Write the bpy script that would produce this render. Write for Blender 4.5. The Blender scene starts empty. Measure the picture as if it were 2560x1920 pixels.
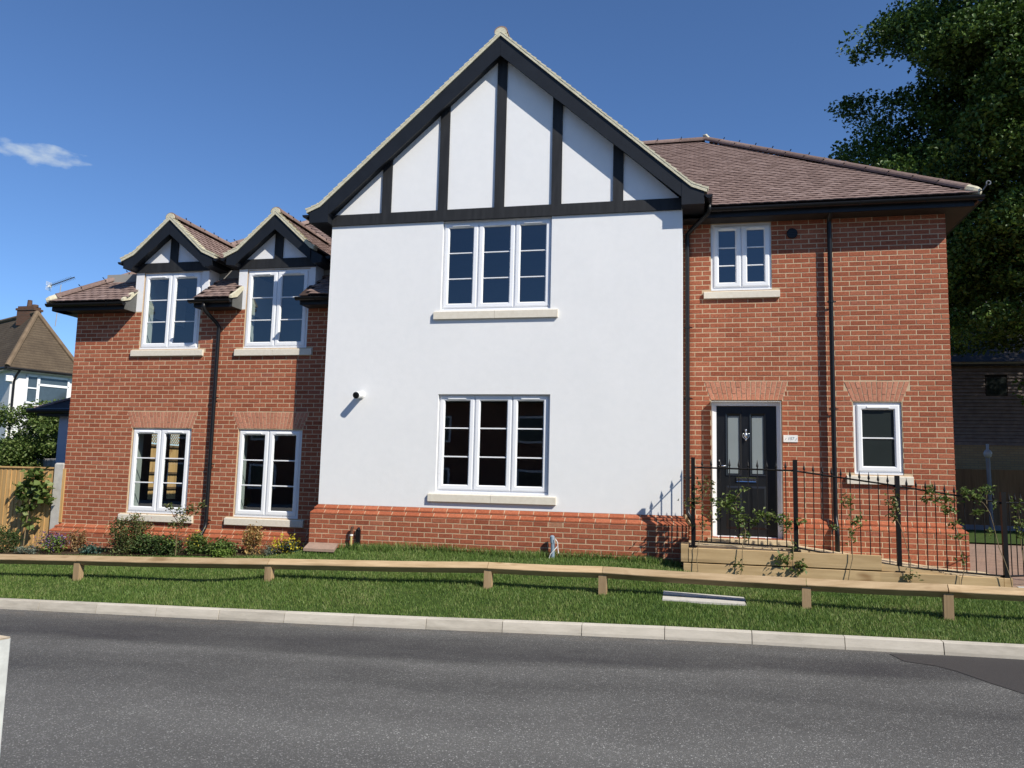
import bpy, math, random
import numpy as np
from mathutils import Matrix, Vector

random.seed(7)
RNG = np.random.default_rng(11)
scene = bpy.context.scene
COL = scene.collection

# ------------------------------------------------------------------ camera
CAM = Vector((-3.6183, -12.6363, 0.4793))
F_PX = 2024.457                       # focal length in pixels of a 2560 px wide picture
ROT = Matrix(((0.97577, -0.21878, 0.00203), (0.21748, 0.96890, -0.11803), (0.02385, 0.11561, 0.99301)))  # columns: right, forward, up
cam_data = bpy.data.cameras.new('camera')
cam = bpy.data.objects.new('camera', cam_data)
COL.objects.link(cam)
right, fwd, up = ROT.col[0], ROT.col[1], ROT.col[2]
m = Matrix((right, up, -fwd)).transposed().to_4x4()
m.translation = CAM
cam.matrix_world = m
cam_data.sensor_fit = 'HORIZONTAL'
cam_data.sensor_width = 36.0
cam_data.lens = F_PX / 2560 * 36.0
cam_data.clip_start = 0.05
cam_data.clip_end = 2000
scene.camera = cam

# ------------------------------------------------------------------ sky, sun, exposure
LIGHT = Vector((-1.42, 1.0, -1.49)).normalized()       # direction the sunlight travels
SUN_EL = math.asin(-LIGHT.z)
SUN_AZ = math.atan2(-LIGHT.x, -LIGHT.y)                # clockwise from +Y
world = bpy.data.worlds.new('World')
scene.world = world
world.use_nodes = True
nt = world.node_tree
nt.nodes.clear()
w_out = nt.nodes.new('ShaderNodeOutputWorld')
w_bg = nt.nodes.new('ShaderNodeBackground')
w_sky = nt.nodes.new('ShaderNodeTexSky')
w_sky.sky_type = 'NISHITA'
w_sky.sun_disc = False
w_sky.sun_elevation = SUN_EL
w_sky.sun_rotation = SUN_AZ
w_sky.altitude = 100
w_sky.air_density = 0.85
w_sky.dust_density = 0.0
w_sky.ozone_density = 9.0
w_bg.inputs['Strength'].default_value = 0.101
nt.links.new(w_bg.outputs[0], w_out.inputs[0])


def wnode(t, **kw):
    n = nt.nodes.new(t)
    for k, v in kw.items():
        setattr(n, k, v)
    return n


# one small fair-weather cloud in the sky itself, low to the left
c_dir = (ROT @ Vector(((70 - 1280) / F_PX, 1, (960 - 378) / F_PX))).normalized()
c_x = c_dir.cross(Vector((0, 0, 1))).normalized()
c_x = (c_x + Vector((0, 0, -0.035))).normalized()
c_y = c_x.cross(c_dir).normalized()
tc = wnode('ShaderNodeTexCoord')


def wdot(v):
    n = wnode('ShaderNodeVectorMath', operation='DOT_PRODUCT')
    nt.links.new(tc.outputs['Generated'], n.inputs[0])
    n.inputs[1].default_value = v
    return n.outputs['Value']


def wmath(op, a, b=None, clamp=False):
    n = wnode('ShaderNodeMath', operation=op, use_clamp=clamp)
    for i, s in enumerate((a, b)):
        if s is None:
            continue
        if isinstance(s, (int, float)):
            n.inputs[i].default_value = s
        else:
            nt.links.new(s, n.inputs[i])
    return n.outputs[0]


w_noise = wnode('ShaderNodeTexNoise')
w_noise.inputs['Scale'].default_value = 55
w_noise.inputs['Detail'].default_value = 5
w_map = wnode('ShaderNodeVectorMath', operation='MULTIPLY')
nt.links.new(tc.outputs['Generated'], w_map.inputs[0])
w_map.inputs[1].default_value = (1, 1, 2.2)
nt.links.new(w_map.outputs[0], w_noise.inputs['Vector'])
ex = wmath('POWER', wmath('ABSOLUTE', wmath('DIVIDE', wdot(c_x), 0.050)), 2.0)
ey = wmath('POWER', wmath('ABSOLUTE', wmath('DIVIDE', wdot(c_y), 0.0135)), 2.0)
front = wmath('GREATER_THAN', wdot(c_dir), 0.5)
dens = wmath('SUBTRACT', wmath('ADD', 0.75, wmath('MULTIPLY', wmath('SUBTRACT', w_noise.outputs[0], 0.5), 2.6)), wmath('ADD', ex, ey))
dens = wmath('MULTIPLY', wmath('MULTIPLY', dens, 0.95, clamp=True), front)
w_mix = wnode('ShaderNodeMix', data_type='RGBA')
nt.links.new(dens, w_mix.inputs['Factor'])
nt.links.new(w_sky.outputs[0], w_mix.inputs['A'])
w_mix.inputs['B'].default_value = (3.3, 4.1, 5.3, 1)
nt.links.new(w_mix.outputs['Result'], w_bg.inputs['Color'])

sun_data = bpy.data.lights.new('sun', 'SUN')
sun_data.energy = 4.25
sun_data.angle = math.radians(0.53)
sun_data.color = (1.0, 0.94, 0.83)
sun = bpy.data.objects.new('sun', sun_data)
COL.objects.link(sun)
sun.rotation_euler = LIGHT.to_track_quat('-Z', 'Y').to_euler()
sun.location = (20, -20, 25)

scene.view_settings.view_transform = 'Standard'
scene.view_settings.look = 'None'
scene.view_settings.exposure = 0.5
scene.view_settings.gamma = 1.0
scene.view_settings.use_curve_mapping = False
scene.render.engine = 'CYCLES'
scene.cycles.max_bounces = 6
scene.cycles.diffuse_bounces = 3
scene.cycles.transparent_max_bounces = 12

# ------------------------------------------------------------------ mesh helpers
WORLD_M = {}


class MB:
    def __init__(self):
        self.v, self.f, self.r = [], [], []

    def face(self, pts, r=0.0):
        n = len(self.v)
        self.v.extend(tuple(p) for p in pts)
        self.f.append(tuple(range(n, n + len(pts))))
        self.r.append(r)

    def mesh(self, verts, faces, r=0.0):
        n = len(self.v)
        self.v.extend(tuple(p) for p in verts)
        for f in faces:
            self.f.append(tuple(i + n for i in f))
            self.r.append(r)
        return self

    def box(self, x0, x1, y0, y1, z0, z1, r=0.0):
        v = [(x0, y0, z0), (x1, y0, z0), (x1, y1, z0), (x0, y1, z0), (x0, y0, z1), (x1, y0, z1), (x1, y1, z1), (x0, y1, z1)]
        return self.mesh(v, [(0, 3, 2, 1), (4, 5, 6, 7), (0, 1, 5, 4), (1, 2, 6, 5), (2, 3, 7, 6), (3, 0, 4, 7)], r)

    def hexa(self, a, b, r=0.0):
        """two quads (front a, back b), joined"""
        n = len(a)
        f = [tuple(range(n)), tuple(range(2 * n - 1, n - 1, -1))]
        for i in range(n):
            j = (i + 1) % n
            f.append((i, i + n, j + n, j))
        return self.mesh(list(a) + list(b), f, r)

    def prism(self, poly, y0, y1, r=0.0):
        """poly of (x,z), extruded in y"""
        return self.hexa([(x, y0, z) for x, z in poly], [(x, y1, z) for x, z in poly], r)

    def prismx(self, poly, x0, x1, r=0.0):
        """poly of (y,z), extruded in x"""
        return self.hexa([(x0, y, z) for y, z in poly], [(x1, y, z) for y, z in poly], r)

    def tube(self, path, rad, n=8, caps=True, r=0.0):
        path = [Vector(p) for p in path]
        rads = rad if isinstance(rad, (list, tuple)) else [rad] * len(path)
        rings = []
        u = None
        for i, p in enumerate(path):
            d = (path[min(i + 1, len(path) - 1)] - path[max(i - 1, 0)]).normalized()
            if u is None:
                u = d.cross(Vector((0, 0, 1)) if abs(d.z) < 0.9 else Vector((1, 0, 0))).normalized()
            else:
                u = (u - d * u.dot(d)).normalized()
            w = d.cross(u)
            rings.append([p + (u * math.cos(2 * math.pi * k / n) + w * math.sin(2 * math.pi * k / n)) * rads[i] for k in range(n)])
        v = [q for ring in rings for q in ring]
        f = []
        for i in range(len(path) - 1):
            for k in range(n):
                k2 = (k + 1) % n
                f.append((i * n + k, i * n + k2, (i + 1) * n + k2, (i + 1) * n + k))
        if caps:
            f.append(tuple(range(n - 1, -1, -1)))
            f.append(tuple((len(path) - 1) * n + k for k in range(n)))
        return self.mesh(v, f, r)

    def build(self, name, mat, parent=None, smooth=False, fix=True):
        v = np.array(self.v, dtype=float)
        lo, hi = v.min(0), v.max(0)
        o = Vector(((lo[0] + hi[0]) / 2, (lo[1] + hi[1]) / 2, lo[2]))
        v = v - np.array(o)
        me = bpy.data.meshes.new(name)
        me.from_pydata(v.tolist(), [], self.f)
        if any(self.r):
            at = me.attributes.new('rnd', 'FLOAT', 'FACE')
            at.data.foreach_set('value', self.r)
        if fix and len(self.f) < 60000:
            import bmesh
            bm = bmesh.new()
            bm.from_mesh(me)
            bmesh.ops.recalc_face_normals(bm, faces=bm.faces)
            bm.to_mesh(me)
            bm.free()
        me.materials.append(mat)
        if smooth:
            me.polygons.foreach_set('use_smooth', [True] * len(me.polygons))
        return link(name, me, parent, Matrix.Translation(o))


def link(name, me, parent=None, mw=None):
    ob = bpy.data.objects.new(name, me)
    COL.objects.link(ob)
    mw = mw or Matrix.Identity(4)
    if parent is not None:
        ob.parent = parent
        ob.matrix_parent_inverse = WORLD_M[parent.name].inverted()
    ob.matrix_basis = mw
    WORLD_M[ob.name] = mw.copy()
    return ob


def tag(ob, label, cat, group=None, kind=None):
    if label:
        ob['label'] = label
    if cat:
        ob['category'] = cat
    if group:
        ob['group'] = group
    if kind:
        ob['kind'] = kind
    return ob


def thing(name, label, cat, loc, group=None):
    e = link(name, None, None, Matrix.Translation(Vector(loc)))
    e.empty_display_size = 0.2
    return tag(e, label, cat, group)


def structure(ob, label=None):
    ob['kind'] = 'structure'
    if label:
        ob['label'] = label
    return ob


def np_mesh(name, verts, loops, nper, mat, parent=None, rnd=None):
    """fast mesh from numpy: faces all with nper corners"""
    verts = np.asarray(verts, dtype=np.float64)
    lo, hi = verts.min(0), verts.max(0)
    o = np.array(((lo[0] + hi[0]) / 2, (lo[1] + hi[1]) / 2, lo[2]))
    me = bpy.data.meshes.new(name)
    nf = len(loops) // nper
    me.vertices.add(len(verts))
    me.vertices.foreach_set('co', (verts - o).ravel())
    me.loops.add(len(loops))
    me.loops.foreach_set('vertex_index', np.asarray(loops, dtype=np.int32))
    me.polygons.add(nf)
    me.polygons.foreach_set('loop_start', np.arange(0, nf * nper, nper, dtype=np.int32))
    if rnd is not None:
        at = me.attributes.new('rnd', 'FLOAT', 'FACE')
        at.data.foreach_set('value', np.asarray(rnd, dtype=np.float32))
    me.update(calc_edges=True)
    me.materials.append(mat)
    return link(name, me, parent, Matrix.Translation(Vector(o)))


def to_px(p):
    q = ROT.transposed() @ (Vector(p) - CAM)
    return (1280 + F_PX * q.x / q.y, 960 - F_PX * q.z / q.y, q.y)


# ------------------------------------------------------------------ materials
class M:
    def __init__(self, name, rough=0.8, spec=0.3, metal=0.0):
        self.m = bpy.data.materials.new(name)
        self.m.use_nodes = True
        self.t = self.m.node_tree
        self.b = self.t.nodes['Principled BSDF']
        self.b.inputs['Roughness'].default_value = rough
        self.b.inputs['Specular IOR Level'].default_value = spec
        self.b.inputs['Metallic'].default_value = metal
        self.pos = None

    def n(self, t, **kw):
        nd = self.t.nodes.new(t)
        for k, v in kw.items():
            setattr(nd, k, v)
        return nd

    def l(self, a, b):
        self.t.links.new(a, b)

    def position(self, scale=(1, 1, 1)):
        if self.pos is None:
            self.pos = self.n('ShaderNodeNewGeometry').outputs['Position']
        if tuple(scale) == (1, 1, 1):
            return self.pos
        s = self.n('ShaderNodeVectorMath', operation='MULTIPLY')
        self.l(self.pos, s.inputs[0])
        s.inputs[1].default_value = scale
        return s.outputs[0]

    def noise(self, scale, detail=4, rough=0.55, stretch=(1, 1, 1)):
        nz = self.n('ShaderNodeTexNoise')
        nz.inputs['Scale'].default_value = scale
        nz.inputs['Detail'].default_value = detail
        nz.inputs['Roughness'].default_value = rough
        self.l(self.position(stretch), nz.inputs['Vector'])
        return nz.outputs[0]

    def math(self, op, a, b=None, clamp=False):
        nd = self.n('ShaderNodeMath', operation=op, use_clamp=clamp)
        for i, s in enumerate((a, b)):
            if s is None:
                continue
            if isinstance(s, (int, float)):
                nd.inputs[i].default_value = s
            else:
                self.l(s, nd.inputs[i])
        return nd.outputs[0]

    def ramp(self, fac, stops):
        r = self.n('ShaderNodeValToRGB')
        while len(r.color_ramp.elements) < len(stops):
            r.color_ramp.elements.new(0.5)
        for e, (p, c) in zip(r.color_ramp.elements, stops):
            e.position = p
            e.color = (*c, 1)
        self.l(fac, r.inputs[0])
        return r.outputs[0]

    def mix(self, fac, a, b, blend='MIX'):
        x = self.n('ShaderNodeMix', data_type='RGBA', blend_type=blend)
        for key, s in (('Factor', fac), ('A', a), ('B', b)):
            if isinstance(s, (int, float)):
                x.inputs[key].default_value = s
            elif isinstance(s, tuple):
                x.inputs[key].default_value = (*s, 1)
            else:
                self.l(s, x.inputs[key])
        return x.outputs['Result']

    def rnd(self):
        a = self.n('ShaderNodeAttribute', attribute_name='rnd')
        o = self.n('ShaderNodeObjectInfo')
        return self.math('FRACT', self.math('ADD', a.outputs['Fac'], o.outputs['Random']))

    def col(self, c):
        if isinstance(c, tuple):
            self.b.inputs['Base Color'].default_value = (*c, 1)
        else:
            self.l(c, self.b.inputs['Base Color'])
        return self

    def bump(self, h, strength=0.3, dist=0.01):
        b = self.n('ShaderNodeBump')
        b.inputs['Strength'].default_value = strength
        b.inputs['Distance'].default_value = dist
        self.l(h, b.inputs['Height'])
        self.l(b.outputs[0], self.b.inputs['Normal'])
        return self


def simple(name, c, rough=0.7, spec=0.3, var=0.12, scale=6, metal=0.0, bump=0.0, bscale=60, stretch=(1, 1, 1)):
    k = M(name, rough, spec, metal)
    dark = tuple(x * (1 - var) for x in c)
    lite = tuple(min(1, x * (1 + var)) for x in c)
    k.col(k.ramp(k.noise(scale, stretch=stretch), [(0.3, dark), (0.7, lite)]))
    if bump:
        k.bump(k.noise(bscale, 3), bump, 0.004)
    return k.m


def brick_mat(name, stops, smear=(0.42, 0.17, 0.11), amt=0.35):
    k = M(name, 0.85, 0.25)
    base = k.ramp(k.rnd(), stops)
    fine = k.ramp(k.noise(38, 5), [(0.3, (0.72, 0.72, 0.72)), (0.7, (1.18, 1.18, 1.18))])
    c = k.mix(1.0, base, fine, 'MULTIPLY')
    sm = k.math('MULTIPLY', k.math('SUBTRACT', k.noise(7, 4, 0.7, (1, 1, 3)), 0.58, True), 4.0, True)
    c = k.mix(k.math('MULTIPLY', sm, amt), c, smear)
    k.col(c)
    k.bump(k.noise(90, 4), 0.55, 0.004)
    return k.m


BRICK = brick_mat('red_brick', [(0.0, (0.27, 0.078, 0.040)), (0.25, (0.315, 0.094, 0.048)), (0.7, (0.345, 0.107, 0.055)), (0.93, (0.38, 0.130, 0.070)), (1.0, (0.28, 0.092, 0.058))])
ARCH = brick_mat('arch_brick', [(0.0, (0.43, 0.178, 0.110)), (0.5, (0.48, 0.205, 0.128)), (1.0, (0.53, 0.235, 0.150))], amt=0.2)
SQUINT = brick_mat('plinth_brick', [(0.0, (0.33, 0.092, 0.042)), (0.6, (0.37, 0.110, 0.052)), (1.0, (0.41, 0.130, 0.064))], (0.46, 0.14, 0.075), 0.15)
k = M('mortar', 0.95, 0.1)
k.col(k.ramp(k.noise(14, 5), [(0.3, (0.47, 0.345, 0.22)), (0.7, (0.58, 0.44, 0.295))]))
k.bump(k.noise(160, 3), 0.5, 0.004)
MORTAR = k.m
k = M('white_render', 0.9, 0.15)
k.col(k.ramp(k.math('ADD', k.math('MULTIPLY', k.noise(1.3, 5, 0.6), 0.6), k.math('MULTIPLY', k.noise(9, 4), 0.4)), [(0.30, (0.735, 0.74, 0.74)), (0.70, (0.785, 0.785, 0.78))]))
k.bump(k.math('ADD', k.noise(140, 3), k.math('MULTIPLY', k.noise(6, 3), 1.6)), 0.2, 0.006)
RENDER = k.m
UPVC = simple('white_upvc', (0.80, 0.81, 0.83), 0.32, 0.45, 0.02, 3)
WHITE_BOARD = simple('white_board', (0.78, 0.78, 0.79), 0.45, 0.4, 0.03, 3)
k = M('black_timber', 0.62, 0.3)
k.col(k.ramp(k.noise(16, 4, 0.6, (1, 1, 0.12)), [(0.3, (0.014, 0.0145, 0.016)), (0.7, (0.026, 0.027, 0.029))]))
k.bump(k.noise(60, 4, 0.6, (1, 1, 0.1)), 0.35, 0.004)
BLACK_TIMBER = k.m
BLACK_BOARD = simple('black_board', (0.011, 0.013, 0.017), 0.5, 0.3, 0.15, 4)
BLACK_PLASTIC = simple('black_plastic', (0.009, 0.009, 0.010), 0.35, 0.3, 0.1, 4)
IRON = simple('black_iron', (0.006, 0.006, 0.0065), 0.5, 0.25, 0.15, 20)
SOFFIT = simple('brown_soffit', (0.03, 0.024, 0.02), 0.6, 0.3, 0.1, 4)
k = M('sill_stone', 0.85, 0.2)
k.col(k.ramp(k.noise(20, 5), [(0.3, (0.64, 0.585, 0.485)), (0.7, (0.71, 0.66, 0.56))]))
k.bump(k.noise(120, 3), 0.25, 0.003)
STONE = k.m
k = M('verge_mortar', 0.9, 0.1)
k.col(k.ramp(k.noise(18, 5), [(0.28, (0.48, 0.445, 0.325)), (0.72, (0.63, 0.59, 0.45))]))
k.bump(k.noise(70, 4), 0.6, 0.008)
VERGE = k.m


def tile_mat(name, stops):
    k = M(name, 0.82, 0.25)
    base = k.ramp(k.rnd(), stops)
    f = k.ramp(k.noise(24, 5), [(0.3, (0.8, 0.8, 0.8)), (0.7, (1.15, 1.15, 1.15))])
    k.col(k.mix(1.0, base, f, 'MULTIPLY'))
    k.bump(k.noise(150, 3), 0.4, 0.003)
    return k.m


TILE = tile_mat('brown_roof_tile', [(0.0, (0.170, 0.116, 0.099)), (0.4, (0.202, 0.140, 0.121)), (0.8, (0.226, 0.159, 0.138)), (1.0, (0.26, 0.188, 0.165))])
k = M('roof_deck', 0.9, 0.2)
k.col((0.05, 0.034, 0.029))
DECK = k.m
# old plain tiles on the neighbour: courses too fine to tell apart
k = M('old_tiles', 0.9, 0.2)
wv = k.n('ShaderNodeTexWave', wave_type='BANDS', bands_direction='Z', wave_profile='SAW')
wv.inputs['Scale'].default_value = 2.55
wv.inputs['Distortion'].default_value = 1.2
wv.inputs['Detail'].default_value = 2
wv.inputs['Detail Scale'].default_value = 3
k.l(k.position(), wv.inputs['Vector'])
c = k.ramp(k.math('ADD', k.math('MULTIPLY', k.noise(1.2, 6, 0.65), 0.7), k.math('MULTIPLY', k.noise(14, 3), 0.3)), [(0.3, (0.075, 0.055, 0.038)), (0.55, (0.125, 0.093, 0.062)), (0.75, (0.17, 0.14, 0.10))])
k.col(k.mix(k.math('MULTIPLY', k.math('SUBTRACT', 1.0, wv.outputs[1]), 0.55), c, (0.03, 0.024, 0.018)))
k.bump(wv.outputs[1], 0.6, 0.03)
OLD_TILE = k.m


def wood(name, a, b, knot, stretch=(0.12, 1, 1), scale=30):
    k = M(name, 0.75, 0.2)
    g = k.noise(scale, 5, 0.6, stretch)
    c = k.ramp(g, [(0.3, a), (0.7, b)])
    kn = k.math('MULTIPLY', k.math('SUBTRACT', k.noise(5.5, 2, 0.4, tuple(0.4 if s < 1 else 1 for s in stretch)), 0.63, True), 9.0, True)
    ck = k.math('MULTIPLY', k.math('SUBTRACT', k.noise(scale * 0.7, 3, 0.5, tuple(0.05 if s < 1 else 1 for s in stretch)), 0.62, True), 7.0, True)
    c = k.mix(k.math('MULTIPLY', ck, 0.5), c, tuple(v * 0.45 for v in a))
    c = k.mix(k.math('MULTIPLY', kn, 0.75), c, knot)
    o = k.n('ShaderNodeObjectInfo')
    tint = k.ramp(o.outputs['Random'], [(0.0, (0.82, 0.82, 0.82)), (1.0, (1.12, 1.12, 1.12))])
    k.col(k.mix(1.0, c, tint, 'MULTIPLY'))
    k.bump(g, 0.35, 0.004)
    return k.m


RAIL_WOOD = wood('rail_timber', (0.38, 0.265, 0.145), (0.53, 0.39, 0.235), (0.20, 0.115, 0.05), scale=22)
POST_WOOD = wood('post_timber', (0.28, 0.19, 0.105), (0.39, 0.275, 0.16), (0.18, 0.10, 0.05), (1, 1, 0.12), 22)
SLEEPER = wood('sleeper_timber', (0.40, 0.275, 0.14), (0.56, 0.405, 0.22), (0.22, 0.12, 0.05), scale=14)
FENCE_WOOD = wood('fence_timber', (0.48, 0.29, 0.11), (0.64, 0.41, 0.18), (0.22, 0.10, 0.035), (1, 1, 0.08), 16)
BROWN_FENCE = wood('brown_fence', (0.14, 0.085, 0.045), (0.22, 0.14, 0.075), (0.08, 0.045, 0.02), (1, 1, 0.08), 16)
GREY_FENCE = wood('weathered_fence', (0.20, 0.195, 0.19), (0.32, 0.31, 0.30), (0.12, 0.11, 0.10), (1, 1, 0.08), 16)
CONCRETE = simple('concrete', (0.47, 0.45, 0.41), 0.9, 0.15, 0.12, 9, bump=0.3, bscale=120)
k = M('kerb_concrete', 0.9, 0.15)
o = k.n('ShaderNodeObjectInfo')
c = k.ramp(k.math('ADD', k.math('MULTIPLY', k.noise(5, 6, 0.65, (0.6, 1, 2.5)), 0.75), k.math('MULTIPLY', o.outputs['Random'], 0.22)), [(0.28, (0.40, 0.365, 0.305)), (0.5, (0.52, 0.478, 0.405)), (0.75, (0.61, 0.562, 0.482))])
k.col(k.mix(k.math('MULTIPLY', k.math('SUBTRACT', k.noise(30, 4, 0.7, (0.35, 1, 3)), 0.56, True), 2.2, True), c, (0.27, 0.24, 0.205)))
k.bump(k.noise(140, 4), 0.35, 0.003)
KERB = k.m
SLAB_PINK = simple('pink_slab', (0.33, 0.235, 0.18), 0.9, 0.15, 0.12, 12, bump=0.3)
CREAM_PAVING = simple('cream_paving', (0.56, 0.45, 0.29), 0.85, 0.2, 0.10, 8, bump=0.25)
CHROME = simple('chrome', (0.75, 0.76, 0.78), 0.12, 0.5, 0.02, 4, metal=1.0)
BLUE_PLASTIC = simple('blue_grey_plastic', (0.22, 0.29, 0.36), 0.4, 0.4, 0.1, 10)
YELLOW_PLASTIC = simple('yellow_plastic', (0.48, 0.40, 0.16), 0.5, 0.4, 0.1, 20)
WHITE_PLASTIC = simple('white_plastic', (0.78, 0.78, 0.76), 0.35, 0.5, 0.03, 8)
BROWN_METAL = simple('brown_metal', (0.10, 0.05, 0.03), 0.6, 0.3, 0.3, 30)
DOOR_BLACK = simple('door_black', (0.010, 0.011, 0.013), 0.28, 0.5, 0.2, 30, bump=0.12, bscale=40, stretch=(1, 1, 0.15))
FROST = simple('frosted_glass', (0.22, 0.25, 0.255), 0.25, 0.5, 0.04, 2)
DARK_FROST = simple('dark_obscure_glass', (0.022, 0.028, 0.027), 0.2, 0.5, 0.1, 2)
GREY_METAL = simple('grey_metal', (0.15, 0.165, 0.19), 0.5, 0.4, 0.06, 6)
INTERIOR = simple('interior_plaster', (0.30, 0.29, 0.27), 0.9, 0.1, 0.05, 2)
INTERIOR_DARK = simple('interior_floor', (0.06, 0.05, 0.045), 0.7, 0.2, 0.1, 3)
REVEAL = simple('inner_reveal', (0.66, 0.68, 0.65), 0.8, 0.2, 0.03, 3)

k = M('window_glass', 0.0)
t = k.t
t.nodes.remove(k.b)
outn = t.nodes['Material Output']
tr = k.n('ShaderNodeBsdfTransparent')
tr.inputs[0].default_value = (0.66, 0.72, 0.71, 1)
gl = k.n('ShaderNodeBsdfGlossy')
gl.inputs['Roughness'].default_value = 0.0
gl.inputs['Color'].default_value = (0.93, 0.96, 1.0, 1)
lw = k.n('ShaderNodeLayerWeight')
lw.inputs['Blend'].default_value = 0.5
bp = k.n('ShaderNodeBump')
bp.inputs['Strength'].default_value = 0.02
bp.inputs['Distance'].default_value = 0.02
k.l(k.noise(2.2, 1), bp.inputs['Height'])
k.l(bp.outputs[0], gl.inputs['Normal'])
mx = k.n('ShaderNodeMixShader')
k.l(k.math('ADD', 0.115, k.math('MULTIPLY', k.math('POWER', lw.outputs['Facing'], 4.0), 0.85), True), mx.inputs[0])
k.l(tr.outputs[0], mx.inputs[1])
k.l(gl.outputs[0], mx.inputs[2])
k.l(mx.outputs[0], outn.inputs['Surface'])
GLASS = k.m


def leaf_mat(name, stops, trans=0.35, rough=0.5):
    k = M(name, rough, 0.35)
    c = k.ramp(k.rnd(), stops)
    k.col(c)
    tl = k.n('ShaderNodeBsdfTranslucent')
    k.l(c, tl.inputs[0])
    mx = k.n('ShaderNodeMixShader')
    mx.inputs[0].default_value = trans
    k.l(k.b.outputs[0], mx.inputs[1])
    k.l(tl.outputs[0], mx.inputs[2])
    k.l(mx.outputs[0], k.t.nodes['Material Output'].inputs['Surface'])
    return k.m


OAK = leaf_mat('oak_leaf', [(0.0, (0.026, 0.058, 0.011)), (0.5, (0.052, 0.105, 0.018)), (0.85, (0.088, 0.152, 0.026)), (1.0, (0.13, 0.20, 0.04))], 0.18)
GREEN_LEAF = leaf_mat('green_leaf', [(0.0, (0.065, 0.115, 0.025)), (0.6, (0.125, 0.185, 0.045)), (1.0, (0.22, 0.265, 0.085))])
DARK_LEAF = leaf_mat('dark_leaf', [(0.0, (0.035, 0.070, 0.022)), (0.6, (0.07, 0.12, 0.034)), (1.0, (0.12, 0.17, 0.05))], 0.25)
OLIVE_LEAF = leaf_mat('olive_leaf', [(0.0, (0.065, 0.095, 0.028)), (0.6, (0.13, 0.16, 0.05)), (1.0, (0.24, 0.21, 0.09))], 0.3)
LIME_LEAF = leaf_mat('lime_leaf', [(0.0, (0.10, 0.18, 0.03)), (0.6, (0.17, 0.27, 0.05)), (1.0, (0.26, 0.34, 0.08))])
SILVER_LEAF = leaf_mat('silver_leaf', [(0.0, (0.10, 0.14, 0.10)), (0.6, (0.18, 0.22, 0.17)), (1.0, (0.28, 0.31, 0.25))], 0.15)
BLUE_LEAF = leaf_mat('blue_leaf', [(0.0, (0.03, 0.075, 0.06)), (0.6, (0.055, 0.11, 0.085)), (1.0, (0.09, 0.15, 0.10))], 0.2)
PURPLE = leaf_mat('purple_petal', [(0.0, (0.06, 0.03, 0.11)), (0.6, (0.13, 0.075, 0.21)), (1.0, (0.22, 0.15, 0.31))], 0.3)
BRONZE = leaf_mat('bronze_leaf', [(0.0, (0.15, 0.08, 0.035)), (0.5, (0.26, 0.16, 0.06)), (1.0, (0.38, 0.27, 0.12))], 0.3)
GOLD = leaf_mat('golden_leaf', [(0.0, (0.28, 0.15, 0.05)), (0.5, (0.42, 0.27, 0.09)), (1.0, (0.56, 0.42, 0.17))], 0.35)
YELLOW = leaf_mat('yellow_leaf', [(0.0, (0.42, 0.34, 0.02)), (0.6, (0.60, 0.50, 0.03)), (1.0, (0.72, 0.64, 0.10))], 0.35)
REDBUD = leaf_mat('red_bud', [(0.0, (0.30, 0.06, 0.04)), (1.0, (0.45, 0.14, 0.09))], 0.3)
STEM = simple('plant_stem', (0.20, 0.15, 0.085), 0.8, 0.2, 0.25, 25)
BARK = simple('bark', (0.075, 0.058, 0.042), 0.95, 0.1, 0.3, 8, bump=0.8, bscale=14)

k = M('grass_blade', 0.55, 0.3)
big = k.noise(0.9, 4, 0.6)
med = k.noise(3.5, 3)
fac = k.math('ADD', k.math('MULTIPLY', k.rnd(), 0.42), k.math('MULTIPLY', k.math('ADD', k.math('MULTIPLY', big, 1.5), med), 0.33))
c = k.ramp(fac, [(0.30, (0.050, 0.108, 0.020)), (0.50, (0.098, 0.178, 0.034)), (0.70, (0.172, 0.250, 0.058)), (0.90, (0.30, 0.31, 0.13))])
k.col(c)
tl = k.n('ShaderNodeBsdfTranslucent')
k.l(c, tl.inputs[0])
mx = k.n('ShaderNodeMixShader')
mx.inputs[0].default_value = 0.3
k.l(k.b.outputs[0], mx.inputs[1])
k.l(tl.outputs[0], mx.inputs[2])
k.l(mx.outputs[0], k.t.nodes['Material Output'].inputs['Surface'])
GRASS = k.m
k = M('lawn_soil', 0.95, 0.1)
k.col(k.ramp(k.noise(7, 5, 0.65), [(0.3, (0.030, 0.055, 0.013)), (0.6, (0.055, 0.085, 0.021)), (0.8, (0.09, 0.095, 0.035))]))
k.bump(k.noise(35, 4), 0.6, 0.02)
LAWN = k.m
k = M('bed_soil', 0.98, 0.05)
k.col(k.ramp(k.noise(18, 6, 0.7), [(0.3, (0.035, 0.025, 0.016)), (0.7, (0.085, 0.062, 0.04))]))
k.bump(k.noise(30, 5), 0.8, 0.03)
SOIL = k.m

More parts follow.
